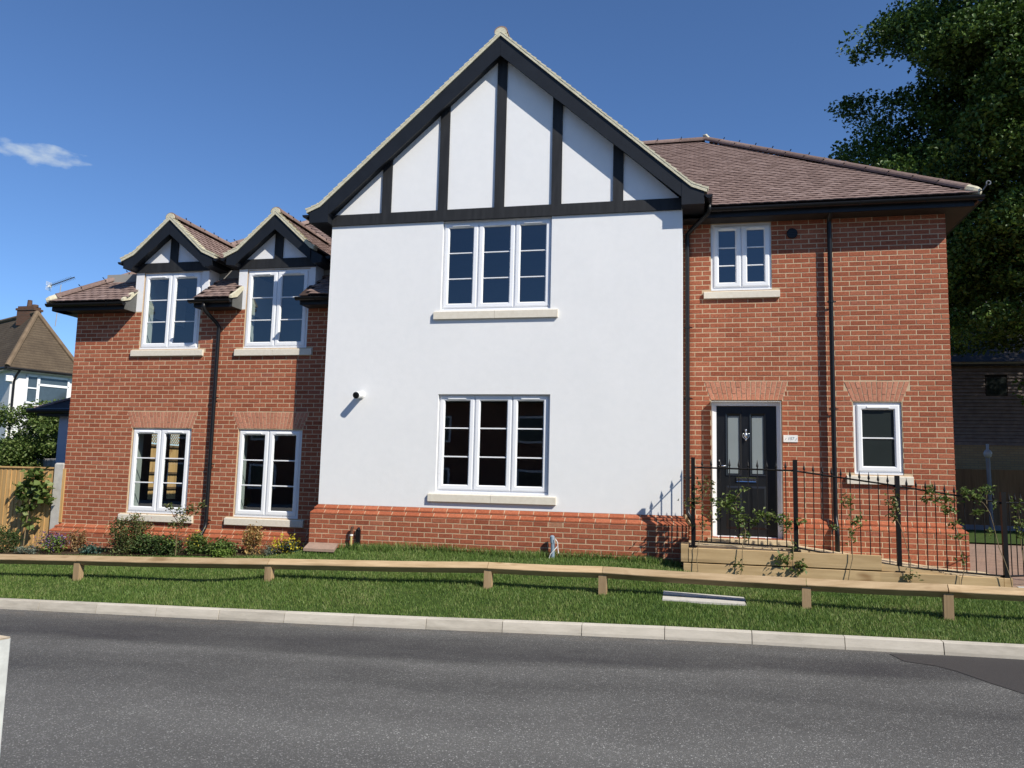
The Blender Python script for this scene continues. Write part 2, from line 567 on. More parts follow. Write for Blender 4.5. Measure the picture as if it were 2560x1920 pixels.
# asphalt: worn lane bands, exposed light aggregate, smoother dark strips
k = M('asphalt', 0.82, 0.3)
sep = k.n('ShaderNodeSeparateXYZ')
k.l(k.position(), sep.inputs[0])
wob = k.math('MULTIPLY', k.math('SUBTRACT', k.noise(0.7, 4, 0.6, (0.3, 1, 1)), 0.5), 1.5)
lane = k.math('DIVIDE', k.math('SUBTRACT', -3.4, k.math('ADD', sep.outputs['Y'], wob)), 6.0, True)   # distance out from the kerb
bw_ = k.n('ShaderNodeValToRGB')
prof_ = [(0.0, 0.52), (0.06, 0.40), (0.115, 0.17), (0.20, 0.16), (0.255, 0.62), (0.31, 0.52), (0.40, 0.34), (0.50, 0.55), (0.64, 0.78), (0.78, 0.60), (1.0, 0.80)]
while len(bw_.color_ramp.elements) < len(prof_):
    bw_.color_ramp.elements.new(0.5)
for e_, (p_, v_) in zip(bw_.color_ramp.elements, prof_):
    e_.position = p_
    e_.color = (v_, v_, v_, 1)
k.l(lane, bw_.inputs[0])
worn = k.math('ADD', bw_.outputs[0], k.math('MULTIPLY', k.math('SUBTRACT', k.noise(1.6, 5, 0.6, (0.45, 1, 1)), 0.5), 0.75), True)
base = k.ramp(worn, [(0.05, (0.046, 0.044, 0.045)), (0.35, (0.078, 0.076, 0.072)), (0.65, (0.115, 0.112, 0.105)), (1.0, (0.152, 0.149, 0.138))])
vo = k.n('ShaderNodeTexVoronoi')
vo.inputs['Scale'].default_value = 95
vo.inputs['Randomness'].default_value = 1.0
k.l(k.position(), vo.inputs['Vector'])
vsep = k.n('ShaderNodeSeparateColor')
k.l(vo.outputs['Color'], vsep.inputs[0])
stone = k.math('MULTIPLY', k.math('GREATER_THAN', vsep.outputs[0], 0.52), k.math('LESS_THAN', vo.outputs['Distance'], 0.52))
bright = k.math('MULTIPLY', stone, k.math('ADD', 0.18, k.math('MULTIPLY', worn, 0.82)))
c = k.mix(bright, base, k.ramp(vsep.outputs[1], [(0.0, (0.11, 0.11, 0.108)), (0.6, (0.22, 0.216, 0.205)), (0.85, (0.33, 0.323, 0.305)), (1.0, (0.58, 0.57, 0.54))]))
grain = k.ramp(k.noise(240, 2), [(0.35, (0.62, 0.62, 0.62)), (0.65, (1.22, 1.22, 1.22))])
c = k.mix(1.0, c, grain, 'MULTIPLY')
# pale dust and grit swept against the kerb
dust = k.math('MULTIPLY', k.math('MULTIPLY', k.math('SUBTRACT', sep.outputs['Y'], -3.78), 2.6, True), k.math('MULTIPLY', k.math('SUBTRACT', k.noise(6, 5, 0.7, (0.5, 1, 1)), 0.40, True), 3.0, True))
c = k.mix(k.math('MULTIPLY', dust, 0.55), c, (0.20, 0.165, 0.125))
k.col(c)
k.bump(k.math('SUBTRACT', k.math('MULTIPLY', k.noise(200, 2), 0.7), vo.outputs['Distance']), 0.75, 0.006)
ASPHALT = k.m
k = M('fresh_asphalt', 0.8, 0.3)
c = k.ramp(k.noise(130, 3), [(0.3, (0.030, 0.028, 0.028)), (0.7, (0.066, 0.061, 0.060))])
k.col(k.mix(k.math('MULTIPLY', k.noise(4, 4), 0.25), c, (0.08, 0.07, 0.06)))
k.bump(k.noise(150, 3), 0.7, 0.005)
PATCH = k.m
k = M('block_paving', 0.85, 0.2)
br = k.n('ShaderNodeTexBrick')
br.inputs['Scale'].default_value = 1.0
br.inputs['Brick Width'].default_value = 0.2
br.inputs['Row Height'].default_value = 0.1
br.inputs['Mortar Size'].default_value = 0.006
br.inputs['Color1'].default_value = (0.33, 0.225, 0.165, 1)
br.inputs['Color2'].default_value = (0.25, 0.175, 0.135, 1)
br.inputs['Mortar'].default_value = (0.10, 0.075, 0.055, 1)
k.l(k.position(), br.inputs['Vector'])
k.col(k.mix(0.35, br.outputs[0], k.ramp(k.noise(3, 4), [(0.3, (0.20, 0.145, 0.11)), (0.7, (0.37, 0.265, 0.20))])))
k.bump(br.outputs[1], -0.3, 0.01)
PAVING = k.m


def far_brick(name, c1, c2, mo, axis='x'):
    k = M(name, 0.9, 0.15)
    s = k.n('ShaderNodeSeparateXYZ')
    k.l(k.position(), s.inputs[0])
    cb = k.n('ShaderNodeCombineXYZ')
    k.l(s.outputs['X' if axis == 'x' else 'Y'], cb.inputs[0])
    k.l(s.outputs['Z'], cb.inputs[1])
    br = k.n('ShaderNodeTexBrick')
    br.inputs['Scale'].default_value = 1.0
    br.inputs['Brick Width'].default_value = 0.225
    br.inputs['Row Height'].default_value = 0.075
    br.inputs['Mortar Size'].default_value = 0.008
    br.inputs['Color1'].default_value = (*c1, 1)
    br.inputs['Color2'].default_value = (*c2, 1)
    br.inputs['Mortar'].default_value = (*mo, 1)
    k.l(cb.outputs[0], br.inputs['Vector'])
    k.col(br.outputs[0])
    k.bump(br.outputs[1], -0.4, 0.008)
    return k.m


SIDE_BRICK = far_brick('side_brick', (0.30, 0.075, 0.043), (0.35, 0.09, 0.052), (0.52, 0.38, 0.25), 'y')
BACK_BRICK = far_brick('back_brick', (0.30, 0.075, 0.043), (0.35, 0.09, 0.052), (0.52, 0.38, 0.25), 'x')
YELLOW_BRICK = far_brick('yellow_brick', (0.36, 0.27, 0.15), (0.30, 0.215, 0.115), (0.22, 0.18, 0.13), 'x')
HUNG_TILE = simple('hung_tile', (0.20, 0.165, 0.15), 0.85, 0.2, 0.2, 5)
SLATE = simple('dark_slate', (0.028, 0.025, 0.025), 0.7, 0.3, 0.2, 4)
OLD_WHITE = simple('pebbledash', (0.72, 0.72, 0.71), 0.95, 0.1, 0.05, 8, bump=0.6, bscale=70)
SHADE_WALL = simple('shade_tinted_white_wall', (0.42, 0.47, 0.55), 0.8, 0.2, 0.04, 3)  # white render of the porch; its blue-grey shade is put into the colour
PAINT_WHITE = simple('flaky_white_paint', (0.52, 0.53, 0.50), 0.8, 0.2, 0.14, 14, bump=0.7, bscale=26)
CAP_CREAM = simple('cream_cap', (0.60, 0.50, 0.36), 0.85, 0.2, 0.12, 14, bump=0.3)

# ------------------------------------------------------------------ ground levels
XL, XR = -14.748, 0.0            # left and right wall corners of the brick wings (wall plane y = 0)
ZL = -0.51                       # plinth top of the left wing; the right wing and middle block: 0
YW, YP = -0.579, -0.688          # rendered wall plane and plinth face of the middle block
BX0, BX1 = -9.457, -3.777        # rendered block
PX0, PX1 = -9.538, -3.698        # its plinth


def road_z(x):
    x = max(-30.0, min(14.0, x))
    return -1.13 + 0.024 * x


KERB_PTS = [(-40, -2.0), (-24, -2.72), (-16, -3.06), (-10.43, -3.28), (-8.6, -3.355), (-6.8, -3.39), (-5.0, -3.385), (-4.06, -3.40), (-3.14, -3.46), (-2.22, -3.54), (-1.32, -3.60), (0.5, -3.75), (3.5, -4.1), (8, -4.9), (16, -7.0), (30, -11.5)]


def interp(pts, x, k=1):
    if x <= pts[0][0]:
        return pts[0][k]
    for a, b in zip(pts, pts[1:]):
        if x <= b[0]:
            s = (x - a[0]) / (b[0] - a[0])
            return a[k] + (b[k] - a[k]) * s
    return pts[-1][k]


def kerb_y(x):
    return interp(KERB_PTS, x)


HOUSE_LINE = [(-40, 0.0, -1.25), (-16, 0.0, -1.02), (-14.9, -0.11, -0.98), (-13.5, -0.11, -0.905), (-10.4, -0.11, -0.80), (-9.75, -0.30, -0.73), (-9.4, -0.69, -0.665), (-8.0, -0.69, -0.652), (-4.3, -0.69, -0.645), (-3.75, -1.0, -0.70), (-3.5, -1.15, -0.765), (-1.5, -1.15, -0.79), (0.4, -1.15, -0.80), (2.0, -1.0, -0.80), (40, 0, -0.8)]


def ground_z(x, y):
    yk = kerb_y(x) + 0.13
    zk = road_z(x) + 0.118
    yh, zh = interp(HOUSE_LINE, x, 1), interp(HOUSE_LINE, x, 2)
    s = max(0.0, min(1.0, (y - yk) / max(0.3, yh - yk)))
    s2 = s * (1 + 0.18 * (1 - s))
    return zk + (zh - zk) * s2 + 0.008 * math.sin(x * 2.3 + y) * math.sin(y * 3.1 + 1) * min(1, 6 * s * (1 - s))


# terrain out to the horizon
b = MB()
b.box(-400, 400, -400, 400, -3.6, -2.6)
structure(b.build('terrain', LAWN))
# road
xs = [-120, -60, -30] + [-29 + i for i in range(44)] + [30, 60, 120]
b = MB()
for a, c in zip(xs, xs[1:]):
    b.face([(a, -17, road_z(a)), (c, -17, road_z(c)), (c, kerb_y(c) + 0.03, road_z(c)), (a, kerb_y(a) + 0.03, road_z(a))])
road = structure(b.build('road', ASPHALT, fix=False))
# ground around the house: grassed front verge and everything behind, one sheet
gx = np.concatenate([np.linspace(-60, -20, 12), np.linspace(-19.5, 5, 110), np.linspace(6, 40, 14)])
rows = []
for x in gx:
    yk = kerb_y(x) + 0.12
    yh = interp(HOUSE_LINE, x, 1)
    ys = list(np.linspace(yk, yh, 22)) + [yh + 0.3, 2, 5, 9, 14, 20, 30, 45, 70]
    rows.append([(x, y, ground_z(x, y)) for y in ys])
b = MB()
nr = len(rows[0])
b.v = [p for r in rows for p in r]
for i in range(len(rows) - 1):
    for j in range(nr - 1):
        b.f.append((i * nr + j, (i + 1) * nr + j, (i + 1) * nr + j + 1, i * nr + j + 1))
        b.r.append(0.0)
lawn = structure(b.build('lawn', LAWN, fix=False))
lawn.data.polygons.foreach_set('use_smooth', [True] * len(lawn.data.polygons))

# darker reinstated strips of tarmac
def sheet(name, pts, mat, lift=0.004):
    b = MB()
    b.face([(x, y, road_z(x) + lift) for x, y in pts])
    return b.build(name, mat, fix=False)


structure(sheet('asphalt_patch', [(-1.72, -3.68), (-1.66, -4.02), (-1.42, -4.16), (-1.30, -4.36), (-1.16, -4.76), (-1.02, -5.10), (-0.90, -5.36), (0.2, -6.6), (2.5, -7.4), (6.0, -7.8), (6.0, -4.62), (3.5, -4.13), (0.5, -3.78), (-1.0, -3.66)], PATCH))

# kerb of single concrete stones
kerb = structure(link('kerb', None, None, Matrix.Translation((-6, -3.3, -1.27))), 'pale concrete kerb of separate stones between road and grass')
prof = [(0.0, -0.10), (0.004, 0.03), (0.022, 0.112), (0.03, 0.121), (0.125, 0.124), (0.127, -0.10)]
s_x = -1.32 + 0.915 * 9
joints = [s_x]
while joints[-1] > -21:
    joints.append(joints[-1] - 0.915 * (0.9965 if joints[-1] < -1 else 0.985))
for i, (x1, x0) in enumerate(zip(joints, joints[1:])):
    b = MB()
    j = random.uniform(-0.004, 0.004)
    a = [(x0 + 0.004, kerb_y(x0) + yy + j, road_z(x0) + zz) for yy, zz in prof]
    c = [(x1 - 0.004, kerb_y(x1) + yy + random.uniform(-0.002, 0.002) + j, road_z(x1) + zz) for yy, zz in prof]
    b.hexa(a, c)
    b.build('kerb_stone', KERB, kerb)
b = MB()   # lean mix behind the joints
for x1, x0 in zip(joints, joints[1:]):
    b.hexa([(x0, kerb_y(x0) + yy, road_z(x0) + zz) for yy, zz in [(0.012, -0.1), (0.034, 0.108), (0.12, 0.112), (0.12, -0.1)]], [(x1, kerb_y(x1) + yy, road_z(x1) + zz) for yy, zz in [(0.012, -0.1), (0.034, 0.108), (0.12, 0.112), (0.12, -0.1)]])
b.build('joint_mortar', simple('joint', (0.14, 0.12, 0.10), 0.95, 0.1), kerb)

# ================================================================== THE HOUSE
house = thing('house', 'new red brick house with white rendered black-timbered gable, two dormers and a black door', 'house', (-6.6, 0.0, -0.7))
MID = (BX0 + BX1) / 2
BACK_Y = 6.75


def wall_sheet(b, x0, x1, z0, z1, y, openings, reveal=0.0):
    xs = sorted({x0, x1, *[v for o in openings for v in (o[0], o[1]) if x0 < v < x1]})
    zs = sorted({z0, z1, *[v for o in openings for v in (o[2], o[3]) if z0 < v < z1]})
    for a, c in zip(xs, xs[1:]):
        for e, g in zip(zs, zs[1:]):
            mx_, mz_ = (a + c) / 2, (e + g) / 2
            if any(o[0] < mx_ < o[1] and o[2] < mz_ < o[3] for o in openings):
                continue
            b.face([(a, y, e), (c, y, e), (c, y, g), (a, y, g)])
    for o in openings:
        if reveal:
            a, c, e, g = o[:4]
            y2 = y + reveal
            b.face([(a, y, e), (a, y2, e), (a, y2, g), (a, y, g)])
            b.face([(c, y, e), (c, y2, e), (c, y2, g), (c, y, g)])
            b.face([(a, y, g), (c, y, g), (c, y2, g), (a, y2, g)])
            b.face([(a, y, e), (c, y, e), (c, y2, e), (a, y2, e)])


WIN = {
    'ru': (-3.352, -2.452, 3.43, 4.49), 'rg': (-1.335, -0.675, 0.655, 1.712), 'door': (-3.355, -2.34, -0.34, 1.728),
    'lg1': (-13.400, -12.215, -0.285, 1.212), 'lg2': (-11.303, -10.10, -0.285, 1.212),
    'lu1': (-13.395, -12.205, 2.63, 4.035), 'lu2': (-11.315, -10.112, 2.625, 4.025),
    'wu': (-7.535, -5.765, 3.09, 4.56), 'wl': (-7.518, -5.742, 0.237, 1.76)}
SILL = {
    'ru': (-3.459, -2.338, 3.302, 3.43), 'rg': (-1.447, -0.557, 0.515, 0.655),
    'lg1': (-13.522, -12.066, -0.420, -0.285), 'lg2': (-11.437, -9.980, -0.422, -0.285),
    'lu1': (-13.530, -12.083, 2.502, 2.63), 'lu2': (-11.452, -9.990, 2.490, 2.625),
    'wu': (-7.633, -5.645, 2.945, 3.09), 'wl': (-7.622, -5.623, 0.097, 0.237)}
ARCHES = [(-3.364, -2.322, 1.733, -3.46, -2.242, 2.022), (-1.342, -0.670, 1.718, -1.459, -0.553, 2.014), (-13.405, -12.205, 1.218, -13.533, -12.107, 1.505), (-11.310, -10.105, 1.222, -11.445, -9.991, 1.508)]

# ---- wall cores (mortar bed the bricks stand proud of)
def arch_rect(a):
    return (a[3] + 0.06, a[4] - 0.06, a[2], a[5])


right_open = [WIN['ru'], WIN['rg'], WIN['door'], SILL['ru'], SILL['rg']]
left_open = [WIN['lg1'], WIN['lg2'], (*WIN['lu1'][:3], 3.4), (*WIN['lu2'][:3], 3.4), SILL['lg1'], SILL['lg2'], SILL['lu1'], SILL['lu2']]
b = MB()
wall_sheet(b, -3.95, XR - 0.004, -1.2, 4.50, 0.0035, [WIN['ru'], WIN['rg'], WIN['door']], 0.12)
wall_sheet(b, -3.95, XR + 0.104, -1.2, -0.15, -0.1055, [WIN['door']], 0.1)
right_wall = b.build('wall', MORTAR, house, fix=False)
b = MB()
wall_sheet(b, XL + 0.004, -9.35, -1.6, 3.33, 0.0035, [WIN['lg1'], WIN['lg2'], WIN['lu1'], WIN['lu2']], 0.12)
wall_sheet(b, XL - 0.104, -9.35, -1.6, ZL - 0.15, -0.1055, [])
left_wall = b.build('wall', MORTAR, house, fix=False)
b = MB()
b.box(PX0 + 0.004, PX1 - 0.004, YP + 0.0035, 0.2, -1.2, -0.152)
plinth_wall = b.build('plinth', MORTAR, house)
# side and back walls
b = MB()
b.face([(XR, 0.1, -1.2), (XR, BACK_Y, -1.2), (XR, BACK_Y, 4.5), (XR, 0.1, 4.5)])
b.face([(XR - 0.001, 0.0, -1.2), (XR - 0.001, 0.1, -1.2), (XR - 0.001, 0.1, 4.5), (XR - 0.001, 0.0, 4.5)])
side_open = [(2.30, 2.76, -0.14, 1.42), (2.92, 3.30, -0.14, 1.42)]
ys = [0.0, 2.30, 2.76, 2.92, 3.30, BACK_Y]
for a, c in zip(ys, ys[1:]):
    for e, g in ((-1.6, -0.14), (-0.14, 1.42), (1.42, 3.33)):
        if e == -0.14 and any(o[0] <= a and c <= o[1] for o in side_open):
            continue
        b.face([(XL, a, e), (XL, c, e), (XL, c, g), (XL, a, g)])
b.build('side_wall', SIDE_BRICK, house, fix=False)
b = MB()
b.box(XL, XR, BACK_Y, BACK_Y + 0.1, -1.6, 3.3)
b.box(-9.4, XR, BACK_Y + 0.001, BACK_Y + 0.099, 3.3, 4.5)
b.build('back_wall', BACK_BRICK, house)

# ---- bricks
brick_meshes = {}


def brick_verts(w, h, dpt=0.1, ch=0.003):
    v = [(ch, 0, ch), (w - ch, 0, ch), (w - ch, 0, h - ch), (ch, 0, h - ch), (0, ch, 0), (w, ch, 0), (w, ch, h), (0, ch, h), (0, dpt, 0), (w, dpt, 0), (w, dpt, h), (0, dpt, h)]
    f = [(0, 1, 2, 3), (0, 4, 5, 1), (1, 5, 6, 2), (2, 6, 7, 3), (3, 7, 4, 0), (4, 8, 9, 5), (5, 9, 10, 6), (6, 10, 11, 7), (7, 11, 8, 4)]
    return v, f


bricks = []


def lay(x_start, x_end, direction, rows, zfun, y, openings, arches, wall, parity=0):
    """rows: course indices; zfun(i) = top of course i; direction -1 lays from the right corner"""
    for i in rows:
        zt, zb = zfun(i) - 0.006, zfun(i + 1) + 0.006
        zm = (zt + zb) / 2
        full = (i % 2 == parity)
        pos = 0.0
        first = True
        length = abs(x_end - x_start)
        while pos < length:
            w = 0.213 if (full or not first) else 0.1005
            first = False
            a, c = pos, min(pos + w, length)
            pos += w + 0.012
            if direction > 0:
                x0, x1 = x_start + a, x_start + c
            else:
                x0, x1 = x_start - c, x_start - a
            segs = [(x0, x1)]
            cuts = [(o[0] - 0.004, o[1] + 0.004) for o in openings if o[2] + 0.004 < zm < o[3] - 0.004 or (zb < o[2] + 0.03 < zt and zb < o[3] < zt)]
            for q in arches:
                if q[2] < zm < q[5]:
                    s = (zm - q[2]) / (q[5] - q[2])
                    cuts.append((q[0] + (q[3] - q[0]) * s - 0.008, q[1] + (q[4] - q[1]) * s + 0.008))
            for cu in cuts:
                new = []
                for e, g in segs:
                    if cu[1] <= e or cu[0] >= g:
                        new.append((e, g))
                        continue
                    if e < cu[0]:
                        new.append((e, cu[0]))
                    if g > cu[1]:
                        new.append((cu[1], g))
                segs = new
            for e, g in segs:
                if g - e < 0.03:
                    continue
                bricks.append((e + random.uniform(-0.0015, 0.0015), y + random.uniform(-0.0015, 0.0015), zb + random.uniform(-0.0015, 0.0015), round(g - e, 3), round(zt - zb, 3), wall))


zr = lambda i: (53 - i) * 0.075
zl = lambda i: ZL + (44 - i) * 0.075
lay(XR, -3.92, -1, range(-7, 53), zr, 0.0, right_open, ARCHES[:2], right_wall)
lay(XR + 0.11, -3.92, -1, range(55, 66), zr, -0.109, [WIN['door']], [], right_wall, 1)
lay(XL, -9.38, 1, range(-7, 44), zl, 0.0, left_open, ARCHES[2:], left_wall)
lay(XL - 0.11, -9.38, 1, range(46, 54), zl, -0.109, [], [], left_wall)
zp = lambda i: -0.15 - 0.075 * i
AIR = [(-8.413, -8.198, -0.225, -0.15), (-5.715, -5.500, -0.225, -0.15)]
lay(PX0, PX1, 1, range(0, 8), zp, YP, AIR, [], plinth_wall)


def vis_size(p):
    x, y, z, w, h, wl = p
    u, v_, dd = to_px((x + w / 2, y, z + h / 2))
    hidden = (wl is right_wall and (x < -3.75 or z < -0.36)) or (wl is plinth_wall and z < -0.58) or (wl is left_wall and (x > -9.75 or z < -0.75))
    if hidden or not (0 < u < 2560 and 0 < v_ < 1920):
        return 0
    return w * h / (dd * dd)


order = sorted(range(len(bricks)), key=lambda i: -vis_size(bricks[i]))
single = set(order[:300])
b = MB()
for i, p in enumerate(bricks):
    x, y, z, w, h, wl = p
    v, f = brick_verts(w, h)
    if i in single:
        key = (round(w, 2), round(h, 2))
        if key not in brick_meshes:
            bm_ = MB().mesh(v, f)
            me = bpy.data.meshes.new('brick')
            me.from_pydata(bm_.v, [], bm_.f)
            me.materials.append(BRICK)
            brick_meshes[key] = me
        mw = Matrix.Translation((x, y, z)) @ Matrix.Rotation(random.uniform(-0.004, 0.004), 4, 'Y')
        link('brick', brick_meshes[key], wl, mw)
    else:
        b.mesh([(x + q[0], y + q[1], z + q[2]) for q in v], f, random.random())
bw = b.build('brickwork', BRICK, house, fix=False)
bw['kind'] = 'stuff'

# sloping plinth bricks, two courses
def squint(x0, x1, y_in, z_top, wall, cut0, cut1, phase, n_step=0.225):
    """one course: slopes out 55 mm and down; cut0/cut1 = extra length at the foot where the corner returns"""
    x = x0 - phase
    while x < x1:
        a, c = max(x, x0), min(x + n_step - 0.014, x1)
        if c - a > 0.03:
            ca = cut0 if a == x0 else 0.0
            cc = cut1 if c == x1 else 0.0
            b = MB()
            jy = random.uniform(-0.002, 0.002)
            prof = [(y_in + 0.06, z_top - 0.004, 0), (y_in + jy, z_top - 0.004, 0), (y_in - 0.052 + jy, z_top - 0.046, 1), (y_in - 0.056 + jy, z_top - 0.050, 1), (y_in - 0.056 + jy, z_top - 0.070, 1), (y_in + 0.06, z_top - 0.070, 1)]
            b.hexa([(a - ca * k_, yy, zz) for yy, zz, k_ in prof], [(c + cc * k_, yy, zz) for yy, zz, k_ in prof])
            b.build('plinth_brick', SQUINT, wall)
        x += n_step


squint(BX0, BX1, YW, 0.0, plinth_wall, 0.04, 0.04, 0.09)
squint(BX0 - 0.04, BX1 + 0.04, YW - 0.0545, -0.075, plinth_wall, 0.04, 0.04, 0.02)
squint(-3.69, -3.37, 0.0, 0.0, right_wall, 0, 0, 0.1)
squint(-3.66, -3.37, -0.0545, -0.075, right_wall, 0, 0, 0.05)
squint(-2.335, XR, 0.0, 0.0, right_wall, 0, 0.055, 0.05)
squint(-2.335, XR + 0.055, -0.0545, -0.075, right_wall, 0, 0.055, 0.16)
squint(XL, -9.46, 0.0, ZL, left_wall, 0.055, 0, 0.1)
squint(XL - 0.055, -9.54, -0.0545, ZL - 0.075, left_wall, 0.055, 0, 0.02)
b = MB()
for x0, x1, y, z in ((BX0, BX1, YW, 0.0), (-3.7, XR, 0.0, 0.0), (XL, -9.46, 0, ZL)):
    if x0 == -3.7:
        for a, c in ((-3.7, -3.36), (-2.335, XR)):
            b.prismx([(y + 0.02, z - 0.002), (y + 0.004, z - 0.002), (y - 0.048, z - 0.05), (y - 0.048, z - 0.076), (y - 0.1, z - 0.125), (y - 0.1, z - 0.152), (y + 0.02, z - 0.152)], a, c)
    else:
        b.prismx([(y + 0.02, z - 0.002), (y + 0.004, z - 0.002), (y - 0.048, z - 0.05), (y - 0.048, z - 0.076), (y - 0.1, z - 0.125), (y - 0.1, z - 0.152), (y + 0.02, z - 0.152)], x0, x1)
b.build('plinth_mortar', MORTAR, house)

# flat gauged arches over the openings
for ai, (a0, a1, az, b0, b1, bz_) in enumerate(ARCHES):
    wl = right_wall if ai < 2 else left_wall
    n = round((b1 - b0) / 0.0745)
    for kx in range(n):
        s0, s1 = kx / n, (kx + 1) / n
        h_lo = 0.34 if kx % 2 else 0.66
        for (t0, t1) in ((0.0, h_lo), (h_lo, 1.0)):
            def P(s, t):
                return ((a0 + (a1 - a0) * s) * (1 - t) + (b0 + (b1 - b0) * s) * t, az + (bz_ - az) * t)
            g = 0.095
            q = [P(s0 + g / n, t0 + 0.016), P(s1 - g / n, t0 + 0.016), P(s1 - g / n, t1 - 0.016), P(s0 + g / n, t1 - 0.016)]
            b = MB()
            j = random.uniform(-0.0015, 0.0015) - 0.001
            b.prism(q, j, 0.1)
            b.build('arch_brick', ARCH, wl)

# air bricks in the plinth
for (x0, x1, z0, z1) in AIR:
    b = MB()
    b.box(x0 + 0.004, x1 - 0.004, YP + 0.02, YP + 0.06, z0 + 0.004, z1 - 0.004)
    for q in range(11):
        xx = x0 + 0.008 + q * (x1 - x0 - 0.024) / 10
        b.box(xx, xx + 0.009, YP + 0.001, YP + 0.03, z0 + 0.006, z1 - 0.006)
    for zz in (z0 + 0.006, (z0 + z1) / 2 - 0.004, z1 - 0.014):
        b.box(x0 + 0.006, x1 - 0.006, YP + 0.003, YP + 0.03, zz, zz + 0.008)
    b.build('air_brick', BRICK, plinth_wall)

# ---- rendered middle block
TG = 0.901                                    # slope of the gable
def gable_z(dx):
    dx = abs(dx)
    return 7.51 - TG * dx if dx < 2.97 else 7.51 - TG * 2.97 - 0.42 * (dx - 2.97)


b = MB()
wall_sheet(b, BX0, BX1, 0.0, 4.56, YW, [WIN['wu'], WIN['wl']], 0.13)
b.face([(BX0, YW, 4.56), (BX1, YW, 4.56), (BX1, YW, 4.7), (MID, YW, 7.35), (BX0, YW, 4.7)])
b.face([(BX0, YW, 0.0), (BX0, 2.0, 0.0), (BX0, 2.0, 4.7), (BX0, YW, 4.7)])
b.face([(BX1, YW, 0.0), (BX1, 2.0, 0.0), (BX1, 2.0, 4.7), (BX1, YW, 4.7)])
b.face([(BX0, YW, 0.0), (BX1, YW, 0.0), (BX1, YW + 0.1, 0.0), (BX0, YW + 0.1, 0.0)])
b.build('rendered_wall', RENDER, house, fix=False)
# timbers planted on the gable
b = MB()
b.box(BX0 - 0.01, BX1 - 0.012, YW - 0.032, YW + 0.02, 4.551, 4.732)
b.build('timber_beam', BLACK_TIMBER, house)
for x0, x1 in ((-8.592, -8.432), (-7.628, -7.472), (-6.693, -6.535), (-5.778, -5.620), (-4.820, -4.662)):
    b = MB()
    zt = min(gable_z(x0 - MID), gable_z(x1 - MID)) - 0.05
    b.box(x0, x1, YW - 0.03, YW + 0.02, 4.733, zt)
    b.build('timber_post', BLACK_TIMBER, house)

# ---- windows
def ring(b, o, i, y0, y1, slope=0.0):
    """rectangular frame between outer rect o and inner rect i, front at y0 (inner edge set back by slope)"""
    O = [(o[0], o[2]), (o[1], o[2]), (o[1], o[3]), (o[0], o[3])]
    I = [(i[0], i[2]), (i[1], i[2]), (i[1], i[3]), (i[0], i[3])]
    for q in range(4):
        r = (q + 1) % 4
        a, c, e, g = O[q], O[r], I[r], I[q]
        b.face([(a[0], y0, a[1]), (c[0], y0, c[1]), (e[0], y0 + slope, e[1]), (g[0], y0 + slope, g[1])])
        b.face([(a[0], y0, a[1]), (a[0], y1, a[1]), (c[0], y1, c[1]), (c[0], y0, c[1])])
        b.face([(g[0], y0 + slope, g[1]), (e[0], y0 + slope, e[1]), (e[0], y1, e[1]), (g[0], y1, g[1])])


def sash_ring(b, o, i, y):
    """casement: flat outer margin, rounded step, bevel running in to the glass"""
    mid = (o[0] + 0.018, o[1] - 0.018, o[2] + 0.018, o[3] - 0.018)
    inn = (i[0] - 0.016, i[1] + 0.016, i[2] - 0.016, i[3] + 0.016)
    ring(b, o, mid, y + 0.006, y + 0.06, -0.006)
    ring(b, mid, inn, y, y + 0.055, 0.0)
    ring(b, inn, i, y, y + 0.05, 0.02)


